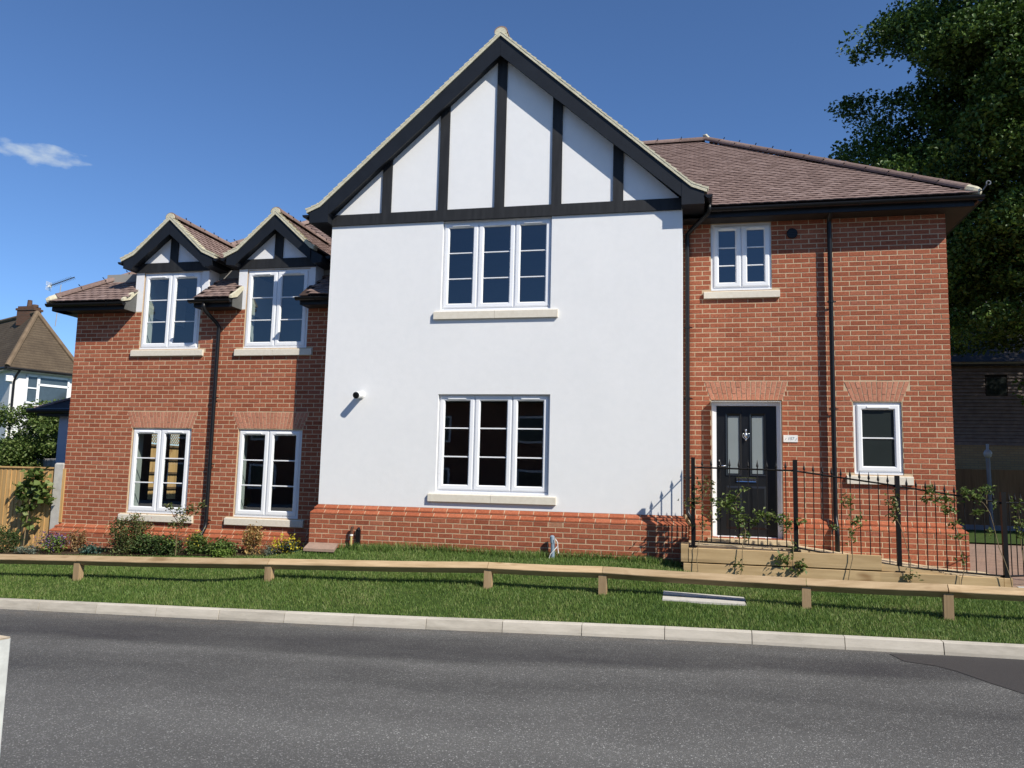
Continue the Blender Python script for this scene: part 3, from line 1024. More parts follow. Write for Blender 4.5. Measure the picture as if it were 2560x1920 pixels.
def window(key, yf, panes, zrange, bars, vents=True, glass=None, sill_front=None, sill_split=True):
    x0, x1, z0, z1 = WIN[key]
    g0, g1 = zrange
    b = MB()
    outer = (x0 + 0.002, x1 - 0.002, z0 + 0.002, z1 - 0.002)
    inner = (panes[0][0] - 0.045, panes[-1][1] + 0.045, g0 - 0.048, g1 + 0.045)
    ring(b, outer, inner, yf + 0.012, yf + 0.08)
    for a, c in zip(panes, panes[1:]):
        b.box(a[1] + 0.05, c[0] - 0.05, yf + 0.013, yf + 0.08, inner[2], inner[3])
    b.box(x0 + 0.002, x1 - 0.002, yf - 0.012, yf + 0.05, z0 + 0.0015, z0 + 0.028)
    w = b.build('window', UPVC, house)
    for n_, (p0, p1) in enumerate(panes):
        b = MB()
        lo = p0 - 0.074 if n_ == 0 else (panes[n_ - 1][1] + p0) / 2 + 0.006
        hi = p1 + 0.074 if n_ == len(panes) - 1 else (panes[n_ + 1][0] + p1) / 2 - 0.006
        sash_ring(b, (lo, hi, g0 - 0.078, g1 + 0.072), (p0, p1, g0, g1), yf - 0.008)
        b.build('sash', UPVC, w)
        b = MB()
        b.face([(p0 - 0.01, yf + 0.03, g0 - 0.01), (p1 + 0.01, yf + 0.03, g0 - 0.01), (p1 + 0.01, yf + 0.03, g1 + 0.01), (p0 - 0.01, yf + 0.03, g1 + 0.01)])
        b.build('pane', glass or GLASS, w, fix=False)
        for zb in bars:
            b = MB()
            b.prismx([(yf + 0.028, zb - 0.011), (yf + 0.016, zb - 0.007), (yf + 0.016, zb + 0.007), (yf + 0.028, zb + 0.011)], p0 - 0.004, p1 + 0.004)
            b.build('glazing_bar', UPVC, w)
    if vents:
        for (p0, p1) in (panes if len(panes) < 3 else (panes[0], panes[-1])):
            c = (p0 + p1) / 2
            hw = min(0.15, (p1 - p0) * 0.36)
            b = MB()
            b.prismx([(yf - 0.008, g1 + 0.022), (yf - 0.026, g1 + 0.024), (yf - 0.026, g1 + 0.040), (yf - 0.008, g1 + 0.052)], c - hw, c + hw)
            b.build('trickle_vent', UPVC, w)
    sx0, sx1, sz0, sz1 = SILL[key]
    wf = YW if key[0] == 'w' else 0.0
    fr = wf - 0.046
    halves = [(sx0, (sx0 + sx1) / 2 - 0.002), ((sx0 + sx1) / 2 + 0.002, sx1)] if sill_split else [(sx0, sx1)]
    for a, c in halves:
        b = MB()
        b.prismx([(fr + 0.002, sz0), (fr, sz0 + 0.003), (fr, sz1 - 0.030), (fr + 0.006, sz1 - 0.022), (wf + 0.10, sz1 - 0.004), (wf + 0.10, sz0)], a, c)
        b.build('sill', STONE, w)
    return w


LP = [(-13.312, -12.916), (-12.744, -12.341)]
LQ = [(-11.212, -10.812), (-10.640, -10.228)]
window('lg1', 0.030, LP, (-0.166, 1.112), (0.252, 0.682))
window('lg2', 0.030, LQ, (-0.166, 1.112), (0.252, 0.682))
LP2 = [(-13.300, -12.905), (-12.745, -12.330)]
LQ2 = [(-11.222, -10.815), (-10.650, -10.235)]
window('lu1', 0.020, LP2, (2.745, 3.925), (3.135, 3.535))
window('lu2', 0.020, LQ2, (2.740, 3.915), (3.130, 3.530))
window('ru', 0.012, [(-3.233, -2.984), (-2.810, -2.558)], (3.562, 4.385), (3.828, 4.112), sill_split=False)
window('rg', 0.022, [(-1.212, -0.778)], (0.777, 1.600), (1.186,), glass=DARK_FROST, sill_split=False)
window('wu', YW + 0.045, [(-7.437, -7.041), (-6.866, -6.440), (-6.270, -5.866)], (3.212, 4.445), (3.614, 4.034))
window('wl', YW + 0.060, [(-7.424, -7.021), (-6.852, -6.423), (-6.256, -5.854)], (0.362, 1.662), (0.792, 1.235))

# ---- rooms seen through the glass
b, fl, rv = MB(), MB(), MB()
def room(x0, x1, y0, y1, z0, z1, wins, side=False):
    for (p, q) in (((x0, y1), (x1, y1)), ((x1, y0), (x1, y1)), ((x0, y0), (x0, y1))):
        if side and p[0] == x0 and q[0] == x0:
            ys_ = [y0, 2.30, 2.76, 2.92, 3.30, y1]
            for a, c in zip(ys_, ys_[1:]):
                for e, g in ((z0, -0.14), (-0.14, 1.42), (1.42, z1)):
                    if e == -0.14 and (a, c) in ((2.30, 2.76), (2.92, 3.30)):
                        continue
                    b.face([(x0, a, e), (x0, c, e), (x0, c, g), (x0, a, g)])
            continue
        b.face([(*p, z0), (*q, z0), (*q, z1), (*p, z1)])
    b.face([(x0, y0, z1), (x1, y0, z1), (x1, y1, z1), (x0, y1, z1)])
    wall_sheet(b, x0, x1, z0, z1, y0, wins)
    fl.face([(x0, y0, z0), (x1, y0, z0), (x1, y1, z0), (x0, y1, z0)])
    for (a, c, e, g) in wins:
        yy = y0 - 0.21
        rv.face([(a, yy, e), (a, y0, e), (a, y0, g), (a, yy, g)])
        rv.face([(c, yy, e), (c, y0, e), (c, y0, g), (c, yy, g)])
        rv.face([(a, yy, g), (c, yy, g), (c, y0, g), (a, y0, g)])
        rv.face([(a, yy, e), (c, yy, e), (c, y0, e), (a, y0, e)])


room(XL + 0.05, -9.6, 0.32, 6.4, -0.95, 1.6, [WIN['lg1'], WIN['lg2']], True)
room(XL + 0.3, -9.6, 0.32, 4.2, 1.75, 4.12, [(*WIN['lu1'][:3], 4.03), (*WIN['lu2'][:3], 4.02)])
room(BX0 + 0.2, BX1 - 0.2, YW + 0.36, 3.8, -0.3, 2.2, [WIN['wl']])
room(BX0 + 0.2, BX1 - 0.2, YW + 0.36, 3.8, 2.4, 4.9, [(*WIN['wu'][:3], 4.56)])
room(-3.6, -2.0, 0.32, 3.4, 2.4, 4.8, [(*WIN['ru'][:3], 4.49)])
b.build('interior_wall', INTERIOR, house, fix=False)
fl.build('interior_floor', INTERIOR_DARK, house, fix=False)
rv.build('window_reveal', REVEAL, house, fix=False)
b = MB()     # passage of the two side openings
for (a, c, e, g) in side_open:
    for yy in (a, c):
        b.face([(XL, yy, e), (XL + 0.05, yy, e), (XL + 0.05, yy, g), (XL, yy, g)])
    for zz in (e, g):
        b.face([(XL, a, zz), (XL + 0.05, a, zz), (XL + 0.05, c, zz), (XL, c, zz)])
b.build('side_reveal', BLACK_BOARD, house, fix=False)

# ---- front door
b = MB()
dx0, dx1, dz0, dz1 = -3.278, -2.412, -0.290, 1.646
yd = 0.055
GL = [(-3.112, -2.945), (-2.762, -2.595)]
gz0, gz1 = 0.632, 1.500
zs = [dz0, gz0, gz1, dz1]
xs = [dx0, GL[0][0], GL[0][1], GL[1][0], GL[1][1], dx1]
for a, c in zip(xs, xs[1:]):
    for e, g in zip(zs, zs[1:]):
        if (a, c) in GL and e == gz0:
            continue
        b.box(a, c, yd, yd + 0.04, e, g)
for a, c in GL:
    ring(b, (a - 0.032, c + 0.032, gz0 - 0.032, gz1 + 0.032), (a, c, gz0, gz1), yd - 0.012, yd + 0.03, 0.018)
    lo, hi = dz0 + 0.10, 0.445
    b.hexa([(a - 0.03, yd - 0.001, lo), (c + 0.03, yd - 0.001, lo), (c + 0.03, yd - 0.001, hi), (a - 0.03, yd - 0.001, hi)], [(a, yd - 0.014, lo + 0.03), (c, yd - 0.014, lo + 0.03), (c, yd - 0.014, hi - 0.03), (a, yd - 0.014, hi - 0.03)])
door = b.build('door', DOOR_BLACK, house)
b = MB()
fx0, fx1, fz0, fz1 = WIN['door'][0] + 0.002, WIN['door'][1] - 0.002, -0.330, 1.724
for (a, c, e, g) in ((fx0, dx0 - 0.004, fz0, fz1), (dx1 + 0.004, fx1, fz0, fz1), (dx0 - 0.004, dx1 + 0.004, dz1 + 0.004, fz1), (dx0 - 0.004, dx1 + 0.004, fz0, dz0 - 0.006)):
    b.box(a, c, 0.012, 0.10, e, g)
ring(b, (fx0 + 0.012, fx1 - 0.012, fz0 + 0.01, fz1 - 0.012), (dx0 - 0.003, dx1 + 0.003, dz0 - 0.005, dz1 + 0.003), 0.002, 0.02, 0.012)
b.build('door_frame', UPVC, door)
for a, c in GL:
    b = MB()
    b.box(a, c, yd + 0.012, yd + 0.02, gz0, gz1)
    b.build('pane', FROST, door)
b = MB()     # urn knocker
kx, kz = -2.851, 1.206
b.tube([(kx, yd - 0.004, kz + 0.10), (kx, yd - 0.02, kz + 0.085), (kx, yd - 0.022, kz + 0.06), (kx, yd - 0.02, kz + 0.045)], [0.004, 0.012, 0.018, 0.007], 10)
b.tube([(kx, yd - 0.004, kz + 0.045), (kx, yd - 0.03, kz + 0.02), (kx, yd - 0.035, kz - 0.02), (kx, yd - 0.02, kz - 0.05)], [0.012, 0.026, 0.026, 0.010], 12)
b.tube([(kx + 0.045 * math.sin(t), yd - 0.03, kz - 0.005 - 0.05 * math.cos(t)) for t in np.linspace(-2.4, 2.4, 15)], 0.006, 6)
b.tube([(kx, yd - 0.02, kz - 0.05), (kx, yd - 0.03, kz - 0.07), (kx, yd - 0.02, kz - 0.09)], [0.008, 0.013, 0.004], 8)
b.build('knocker', CHROME, door, smooth=True)
b = MB()
lx0, lx1, lz0, lz1 = -2.998, -2.705, 0.508, 0.575
ring(b, (lx0, lx1, lz0, lz1), (lx0 + 0.016, lx1 - 0.014, lz0 + 0.010, lz1 - 0.012), yd - 0.016, yd, 0.004)
b.box(lx0 + 0.016, lx1 - 0.014, yd - 0.010, yd - 0.002, lz0 + 0.010, lz1 - 0.012)
b.build('letterbox', CHROME, door)
b = MB()
b.box(-3.252, -3.216, yd - 0.012, yd, 0.56, 0.84)
hp = b.build('handle_plate', BLACK_PLASTIC, door)
b = MB()
b.tube([(-3.234, yd - 0.012, 0.742), (-3.234, yd - 0.055, 0.742), (-3.222, yd - 0.062, 0.742), (-3.14, yd - 0.060, 0.740)], [0.014, 0.012, 0.012, 0.009], 10)
b.tube([(-3.234, yd - 0.012, 0.82), (-3.234, yd - 0.02, 0.82)], 0.014, 10)
b.build('handle', CHROME, door, smooth=True)

# ---- eaves, fascias and gutters
def half_gutter(x0, x1, yc, zt, r=0.056):
    b = MB()
    n = 10
    ring_o = [(yc + r * math.cos(math.pi + math.pi * i / n), zt + r * math.sin(math.pi + math.pi * i / n)) for i in range(n + 1)]
    ring_i = [(yc + (r - 0.004) * math.cos(math.pi + math.pi * i / n), zt + (r - 0.004) * math.sin(math.pi + math.pi * i / n)) for i in range(n, -1, -1)]
    b.prismx(ring_o + ring_i, x0, x1)
    for xe in (x0, x1):
        b.prismx(ring_o, xe - 0.003, xe + 0.003)
    for xb in np.arange(x0 + 0.35, x1 - 0.1, 0.9):
        b.prismx([(yc - r - 0.006, zt + 0.004), (yc - 0.5 * r, zt - r - 0.006), (yc + r, zt - 0.6 * r), (yc + r, zt)], xb, xb + 0.02)
    return b


half_gutter(-3.40, 0.405, -0.362, 4.622).build('gutter', BLACK_PLASTIC, house)
b = MB()
b.box(-3.47, 0.300, -0.302, -0.284, 4.500, 4.655)
b.box(0.2855, 0.3005, -0.2835, BACK_Y + 0.3, 4.500, 4.655)
b.build('fascia', BLACK_BOARD, house)
b = MB()
b.box(-3.80, 0.285, -0.2835, 0.0, 4.496, 4.508)
b.box(0.0005, 0.285, 0.0005, BACK_Y + 0.28, 4.496, 4.508)
b.build('soffit', SOFFIT, house)
# gutter down the far side of the right wing, seen end on at the corner
b = MB()
b.tube([(0.362, -0.36, 4.59), (0.362, 5.0, 4.59)], 0.05, 10)
b.build('gutter', BLACK_PLASTIC, house)
b = MB()
b.tube([(0.30, 1.6, 4.56), (0.30, 1.6, 4.46), (0.27, 1.6, 4.42), (0.08, 1.6, 4.30), (0.06, 1.6, 4.2), (0.06, 1.6, -0.75)], 0.034, 10)
b.build('downpipe', BLACK_PLASTIC, house)

LEFT_EAVES = [(-15.045, -13.530), (-12.125, -11.395), (-10.105, -9.50)]
for i, (x0, x1) in enumerate(LEFT_EAVES):
    half_gutter(x0 - 0.055 if i != 1 else x0 - 0.06, x1 if i == 1 else x1 + 0.03 * (i == 0), -0.362, 3.425).build('gutter', BLACK_PLASTIC, house)
    b = MB()
    b.box(x0, x1, -0.302, -0.284, 3.310, 3.455)
    b.build('fascia', BLACK_BOARD, house)
    b = MB()
    b.box(x0, x1 - 0.001, -0.2835, -0.001, 3.306, 3.318)
    b.build('soffit', SOFFIT, house)
    poly = [(-0.302, 3.312), (-0.003, 3.312), (-0.003, 3.70), (-0.302, 3.475)]
    for xe in ([x1] if i == 0 else [x0, x1] if i == 1 else [x0]):
        b = MB()
        b.prismx(poly, xe - 0.012, xe + 0.012)
        b.build('eave_end', simple('eave_end_board', (0.10, 0.10, 0.095), 0.6, 0.3), house)
    # bedded mortar at the cut verge
    for xe in ([x1] if i == 0 else [x1] if i == 1 else []):
        b = MB()
        b.prismx([(-0.375, 3.445), (-0.375, 3.49), (-0.02, 3.735), (-0.02, 3.67), (-0.20, 3.50)], xe - 0.02, xe + 0.035)
        b.build('verge', VERGE, house)
b = MB()
b.box(XL - 0.285, XL - 0.297, -0.2835, BACK_Y, 3.31, 3.455)
b.box(XL - 0.284, XL - 0.002, -0.2835, BACK_Y, 3.306, 3.318)
b.build('fascia', BLACK_BOARD, house)

# ---- roofs
TR, TLF = 0.696, 0.70
EY = -0.385                                 # eave line of the tiles
ZR0, ZL0 = 4.658, 3.462
RY = 3.365                                  # ridge line
ZRR, ZLR = ZR0 + TR * (RY - EY), ZL0 + TLF * (RY - EY)
HX_R, HX_L = 0.365, -15.12                  # hip corners


def main_right(y):
    return ZR0 + TR * (y - EY)


def main_left(y):
    return ZL0 + TLF * (y - EY)


DORM = [(-12.80, 0.945, 0.945), (-10.722, 0.945, 0.76)]


def dorm_z(dx):
    dx = abs(dx)
    return 4.955 - 0.91 * dx if dx < 0.69 else 4.327 - 0.45 * (dx - 0.69)


b = MB()
AX = HX_R - (RY - EY)
BXr = HX_L + (RY - EY)
d_ = 0.012
b.face([(-6.0, EY, ZR0 - d_), (HX_R, EY, ZR0 - d_), (AX, RY, ZRR - d_), (-6.0, RY, ZRR - d_)])
b.face([(HX_R, EY, ZR0 - d_), (HX_R, 2 * RY - EY, ZR0 - d_), (AX, RY, ZRR - d_)])
b.face([(-6.0, 2 * RY - EY, ZR0 - d_), (HX_R, 2 * RY - EY, ZR0 - d_), (AX, RY, ZRR - d_), (-6.0, RY, ZRR - d_)])
right_roof = b.build('roof', DECK, house, fix=False)
b = MB()
y1_ = 1.85
yh_ = EY + (-13.56 - HX_L)
b.face([(HX_L - EY, 0.0, main_left(0) - d_), (-13.56, 0.0, main_left(0) - d_), (-13.56, yh_, main_left(yh_) - d_)])
for x0, x1 in ((-12.075, -11.48), (-10.01, -9.0)):
    b.face([(x0, 0.0, main_left(0) - d_), (x1, 0.0, main_left(0) - d_), (x1, y1_, main_left(y1_) - d_), (x0, y1_, main_left(y1_) - d_)])
b.face([(HX_L - EY + y1_, y1_, main_left(y1_) - d_), (-9.0, y1_, main_left(y1_) - d_), (-9.0, RY, ZLR - d_), (BXr, RY, ZLR - d_)])
for x0, x1 in LEFT_EAVES:
    lo = HX_L if x0 < -15 else x0
    b.face([(lo, EY, ZL0 - d_), (x1, EY, ZL0 - d_), (x1, 0, main_left(0) - d_), (lo + (0.385 if x0 < -15 else 0), 0, main_left(0) - d_)])
b.face([(HX_L, EY, ZL0 - d_), (HX_L, 2 * RY - EY, ZL0 - d_), (BXr, RY, ZLR - d_)])
b.face([(HX_L, 2 * RY - EY, ZL0 - d_), (-9.0, 2 * RY - EY, ZL0 - d_), (-9.0, RY, ZLR - d_), (BXr, RY, ZLR - d_)])
left_roof = b.build('roof', DECK, house, fix=False)
b = MB()
for s in (-1, 1):
    pts = [(0, 7.53), (2.97, gable_z(2.97) + 0.03), (3.19, gable_z(3.19) + 0.03)]
    for (p, q) in zip(pts, pts[1:]):
        b.face([(MID + s * p[0], YW - 0.2, p[1]), (MID + s * q[0], YW - 0.2, q[1]), (MID + s * q[0], 5.6, q[1]), (MID + s * p[0], 5.6, p[1])])
gable_roof = b.build('roof', DECK, house, fix=False)

TW, GAUGE, TLEN = 0.165, 0.112, 0.122
_us = (0.001, 0.045, 0.12, 0.164)
_nh = (0.0, 0.005, 0.005, 0.0)
tile_v = [(u, 0.0, 0.022 + h) for u, h in zip(_us, _nh)] + [(u, TLEN, 0.010 + h) for u, h in zip(_us, _nh)] + [(u, 0.002, 0.006 + h) for u, h in zip(_us, _nh)]
tile_f = [(0, 1, 5, 4), (1, 2, 6, 5), (2, 3, 7, 6), (8, 9, 1, 0), (9, 10, 2, 1), (10, 11, 3, 2), (8, 0, 4), (11, 7, 3)]
tiles = []


def tile_plane(P0, U, V, ulen, vlen, keep, roof, phase=0.0):
    U, V = Vector(U).normalized(), Vector(V).normalized()
    N = U.cross(V)
    if N.z < 0:
        N = -N
    fr = Matrix((U, V, N)).transposed()
    P0 = Vector(P0)
    nrow = int(vlen / GAUGE + 0.5)
    for r in range(nrow):
        off = (0.0 if r % 2 else -TW / 2) + phase
        for c in range(int(ulen / TW) + 2):
            u0 = off + c * TW
            ctr = P0 + U * (u0 + TW / 2) + V * (r * GAUGE + 0.06)
            if u0 + TW / 2 < 0 or u0 + TW / 2 > ulen or not keep(ctr):
                continue
            o = P0 + U * u0 + V * (r * GAUGE - 0.012 + random.uniform(-0.0015, 0.0015)) + N * random.uniform(-0.001, 0.0015)
            mm = fr.to_4x4() @ Matrix.Rotation(random.uniform(-0.006, 0.006), 4, 'Z')
            mm.translation = o
            u_, v_, dd = to_px(ctr)
            vis = 0 if not (0 < u_ < 2560 and 0 < v_ < 1920) else max(0.0, N.dot((CAM - ctr).normalized())) / dd ** 2
            tiles.append((mm, roof, vis))


def in_gable(p):
    return p.z < 7.53 - TG * abs(p.x - MID) + 0.02


def in_dormer(p):
    for xc, hl, hr in DORM:
        dx = p.x - xc
        if p.z < dorm_z(dx) + 0.01 and (abs(dx) < 0.745):
            return True
        if -hl < dx < hr and p.z < dorm_z(dx) + 0.01 and p.z > dorm_z(dx) - 0.12:
            return True
    return False


nr_ = math.hypot(1, TR)
tile_plane((-6.0, EY, ZR0), (1, 0, 0), (0, 1, TR), HX_R + 6.0, (RY - EY) * nr_ - 0.03, lambda p: p.x < HX_R - (p.y - EY) - 0.03 and not in_gable(p), right_roof)
nl_ = math.hypot(1, TLF)


def keep_left(p):
    if p.x < HX_L + (p.y - EY) + 0.03 or in_dormer(p) or (p.x > BX0 - 0.02):
        return False
    if p.y < 0.02:
        return any(a - 0.04 < p.x < c + 0.02 for a, c in LEFT_EAVES)
    return True


tile_plane((HX_L, EY, ZL0), (1, 0, 0), (0, 1, TLF), -9.3 - HX_L, (RY - EY) * nl_ - 0.03, keep_left, left_roof)
# hip ends facing sideways
tile_plane((HX_R, EY, ZR0), (0, 1, 0), (-1, 0, TR), 2 * (RY - EY), (RY - EY) * nr_ - 0.03, lambda p: abs(p.y - RY) < (p.x - AX) - 0.03, right_roof)
# dormer slopes
dormer_tops = []
for xc, hl, hr in DORM:
    for s, hw in ((-1, hl), (1, hr)):
        kd = min(hw, 0.69)
        keep = lambda p: p.y > -0.11 and p.z > main_left(p.y) - 0.05
        n1 = math.hypot(1, 0.91)
        tile_plane((xc + s * kd, -0.225, dorm_z(kd) + 0.035), (0, 1, 0), (-s, 0, 0.91), 2.8, kd * n1 - 0.03, keep, left_roof)
        if hw > 0.7:
            tile_plane((xc + s * hw, -0.225, dorm_z(hw) + 0.032), (0, 1, 0), (-s, 0, 0.45), 1.6, (hw - 0.69) * math.hypot(1, 0.45), keep, left_roof)
# gable slopes
for s in (-1, 1):
    ng = math.hypot(1, TG)
    tile_plane((MID + s * 2.97, YW - 0.22, gable_z(2.97) + 0.032), (0, 1, 0), (-s, 0, TG), 4.0, 2.97 * ng - 0.02, lambda p: p.y > YW - 0.11 and p.z > (main_right(p.y) if p.x > MID else main_left(p.y)) - 0.05, gable_roof)
order = sorted(range(len(tiles)), key=lambda i: -tiles[i][2])
single = set(order[:300])
tile_me = bpy.data.meshes.new('tile')
tile_me.from_pydata(tile_v, [], tile_f)
tile_me.materials.append(TILE)
b = MB()
for i, (mm, rf, _) in enumerate(tiles):
    if i in single:
        link('tile', tile_me, rf, mm)
    else:
        b.mesh([mm @ Vector(q) for q in tile_v], tile_f, random.random())
rt = b.build('roof_tiling', TILE, house, fix=False)
rt['kind'] = 'stuff'


def ridge_run(p0, p1, r, seg, roof, name, clips=True, end_mortar=None):
    p0, p1 = Vector(p0), Vector(p1)
    d = (p1 - p0)
    n = max(1, round(d.length / seg))
    dn = d.normalized()
    side = dn.cross(Vector((0, 0, 1))).normalized()
    upv = side.cross(dn)
    for i in range(n):
        a, c = p0 + d * (i / n), p0 + d * ((i + 1) / n) + dn * 0.015
        b = MB()
        rings = []
        for P, rr, e in ((a, r * 1.05, 0), (a + dn * 0.03, r * 1.05, 0), (a + dn * 0.031, r, 0), (c, r * 0.97, 0)):
            rings.append([P + side * (rr * math.cos(t)) + upv * (rr * 0.85 * math.sin(t) - 0.02 + random.uniform(-0.001, 0.001)) for t in np.linspace(-0.15, math.pi + 0.15, 11)])
        for q in range(3):
            for k_ in range(10):
                b.face([rings[q][k_], rings[q][k_ + 1], rings[q + 1][k_ + 1], rings[q + 1][k_]], 0.3)
        b.face(list(reversed(rings[0])), 0.3)
        o_ = b.build(name, TILE, roof, fix=False)
        if clips and i > 0:
            b = MB()
            top = a + upv * (r * 0.85 - 0.012)
            b.tube([top + side * 0.004, top + side * 0.004 + upv * 0.035 - dn * 0.01], 0.009, 6)
            b.tube([a + side * (s_ * r * 0.99) + upv * (r * 0.2) for s_ in (0.98, 1.06)], 0.012, 6)
            b.tube([a - side * (s_ * r * 0.99) + upv * (r * 0.2) for s_ in (0.98, 1.06)], 0.012, 6)
            b.build('ridge_clip', BLACK_PLASTIC, roof)


ridge_run((AX, RY, ZRR + 0.03), (-6.2, RY, ZRR + 0.03), 0.105, 0.44, right_roof, 'ridge_tile')
ridge_run((HX_R - 0.12, EY + 0.12, main_right(EY + 0.12) + 0.035), (AX + 0.05, RY - 0.05, ZRR + 0.02), 0.095, 0.43, right_roof, 'hip_tile')
ridge_run((BXr, RY, ZLR + 0.03), (-9.2, RY, ZLR + 0.03), 0.105, 0.44, left_roof, 'ridge_tile')
ridge_run((HX_L + 0.12, EY + 0.12, main_left(EY + 0.12) + 0.035), (BXr - 0.05, RY - 0.05, ZLR + 0.02), 0.095, 0.43, left_roof, 'hip_tile')
for xc, hl, hr in DORM:
    ridge_run((xc, -0.20, 5.02), (xc, 2.05, 5.02), 0.10, 0.45, left_roof, 'ridge_tile')
ridge_run((MID, YW - 0.2, 7.60), (MID, 4.2, 7.60), 0.105, 0.45, gable_roof, 'ridge_tile')
# mortar at the hip feet and apex, and the hip iron
for hx, hz, s in ((HX_R, ZR0, 1), (HX_L, ZL0, -1)):
    b = MB()
    b.tube([(hx - s * 0.17, EY + 0.17, hz + 0.115), (hx - s * 0.05, EY + 0.05, hz + 0.04), (hx - s * 0.005, EY + 0.01, hz + 0.02)], [0.09, 0.075, 0.045], 10)
    b.build('hip_mortar', VERGE, right_roof if s > 0 else left_roof)
b = MB()
b.tube([(HX_R - 0.06, EY + 0.06, ZR0 + 0.03), (HX_R + 0.02, EY - 0.02, ZR0 + 0.035), (HX_R + 0.055, EY - 0.055, ZR0 + 0.09)] + [(HX_R + 0.075 + 0.028 * math.cos(t), EY - 0.075, ZR0 + 0.115 + 0.028 * math.sin(t)) for t in np.linspace(3.6, -1.5, 9)], 0.009, 6)
b.build('hip_iron', GREY_METAL, right_roof)
b = MB()
b.tube([(AX + 0.09, RY - 0.11, ZRR + 0.0), (AX + 0.02, RY - 0.06, ZRR + 0.10), (AX - 0.03, RY, ZRR + 0.135)], [0.035, 0.04, 0.02], 7)
b.build('apex_mortar', VERGE, right_roof)


# ---- gable and dormer verges, bargeboards
def verge(parent, xc, zfun, kick, ends, yf, gauge, ridge_r):
    for s, end in zip((-1, 1), ends):
        pts = [0.0] + ([kick] if end > kick else []) + [end]
        b = MB()
        lo = [(xc + s * p, zfun(p) - 0.004) for p in pts]
        hi = [(xc + s * p, zfun(p) + 0.055) for p in reversed(pts)]
        b.prism(lo + hi, yf - 0.022, yf + 0.12)
        vg = b.build('verge', VERGE, parent)
        # stepped tile ends bedded in the mortar
        segs = list(zip(pts, pts[1:]))
        for (p, q) in reversed(segs):
            A_, B_ = Vector((xc + s * q, 0, zfun(q) + 0.05)), Vector((xc + s * p, 0, zfun(p) + 0.05))
            d = B_ - A_
            L = d.length
            d.normalize()
            nn = Vector((-d.z, 0, d.x)) if d.x < 0 else Vector((-d.z, 0, d.x))
            if nn.z < 0:
                nn = -nn
            k_ = 0
            while k_ * gauge < L - 0.02:
                P = A_ + d * (k_ * gauge - 0.014)
                Q = A_ + d * min(k_ * gauge + gauge * 1.02, L)
                b = MB()
                jj = random.uniform(-0.004, 0.004)
                b.prism([(v.x, v.z) for v in (P + nn * 0.0, Q - nn * 0.004, Q + nn * 0.012, P + nn * (0.030 + jj))], yf - 0.026 + jj * 0.3, yf + 0.12)
                b.build('verge_tile', VERGE, vg)
                k_ += 1
    b = MB()
    n = 12
    pr = [(xc + ridge_r * math.cos(t), zfun(0) + 0.03 + ridge_r * 1.02 * math.sin(t)) for t in np.linspace(-0.1, math.pi + 0.1, n)]
    b.prism(pr, yf - 0.020, yf + 0.10)
    b.build('ridge_end', VERGE, parent)


verge(house, MID, gable_z, 2.97, (3.21, 3.20), YW - 0.2, 0.108, 0.098)
yb0, yb1 = YW - 0.200, YW - 0.172
for s in (-1, 1):
    b = MB()
    z0_, z1_ = gable_z(0) - 0.006, gable_z(2.83) - 0.006
    b.prism([(MID + s * 0.001, z0_), (MID + s * 2.83, z1_), (MID + s * 2.83, z1_ - 0.265), (MID + s * 0.001, z0_ - 0.325)], yb0, yb1)
    b.build('bargeboard', BLACK_BOARD, house)
    b = MB()
    b.prism([(MID + s * 0.002, z0_ - 0.27), (MID + s * 2.83, z1_ - 0.215), (MID + s * 2.83, z1_ - 0.20), (MID + s * 0.002, z0_ - 0.255)], yb1 + 0.001, YW)
    b.build('soffit', BLACK_BOARD, house)
    b = MB()
    b.prism([(MID + s * 2.831, gable_z(2.83) - 0.007), (MID + s * 2.97, gable_z(2.97) - 0.007), (MID + s * 3.16, gable_z(3.16) - 0.007), (MID + s * 3.16, 4.566), (MID + s * 2.831, 4.566)], yb0 - 0.004, 2.2)
    b.build('eave_box', BLACK_BOARD, house)
    b = MB()
    gxc, gzc = MID + s * 3.225, 4.700
    arc = [(gxc + 0.056 * math.cos(math.pi + math.pi * i / 10), gzc + 0.056 * math.sin(math.pi + math.pi * i / 10)) for i in range(11)]
    arc2 = [(gxc + 0.052 * math.cos(math.pi + math.pi * i / 10), gzc + 0.052 * math.sin(math.pi + math.pi * i / 10)) for i in range(10, -1, -1)]
    b.prism(arc + arc2, YW - 0.215, 1.4)
    b.prism(arc, YW - 0.219, YW - 0.215)
    b.build('gutter', BLACK_PLASTIC, house)

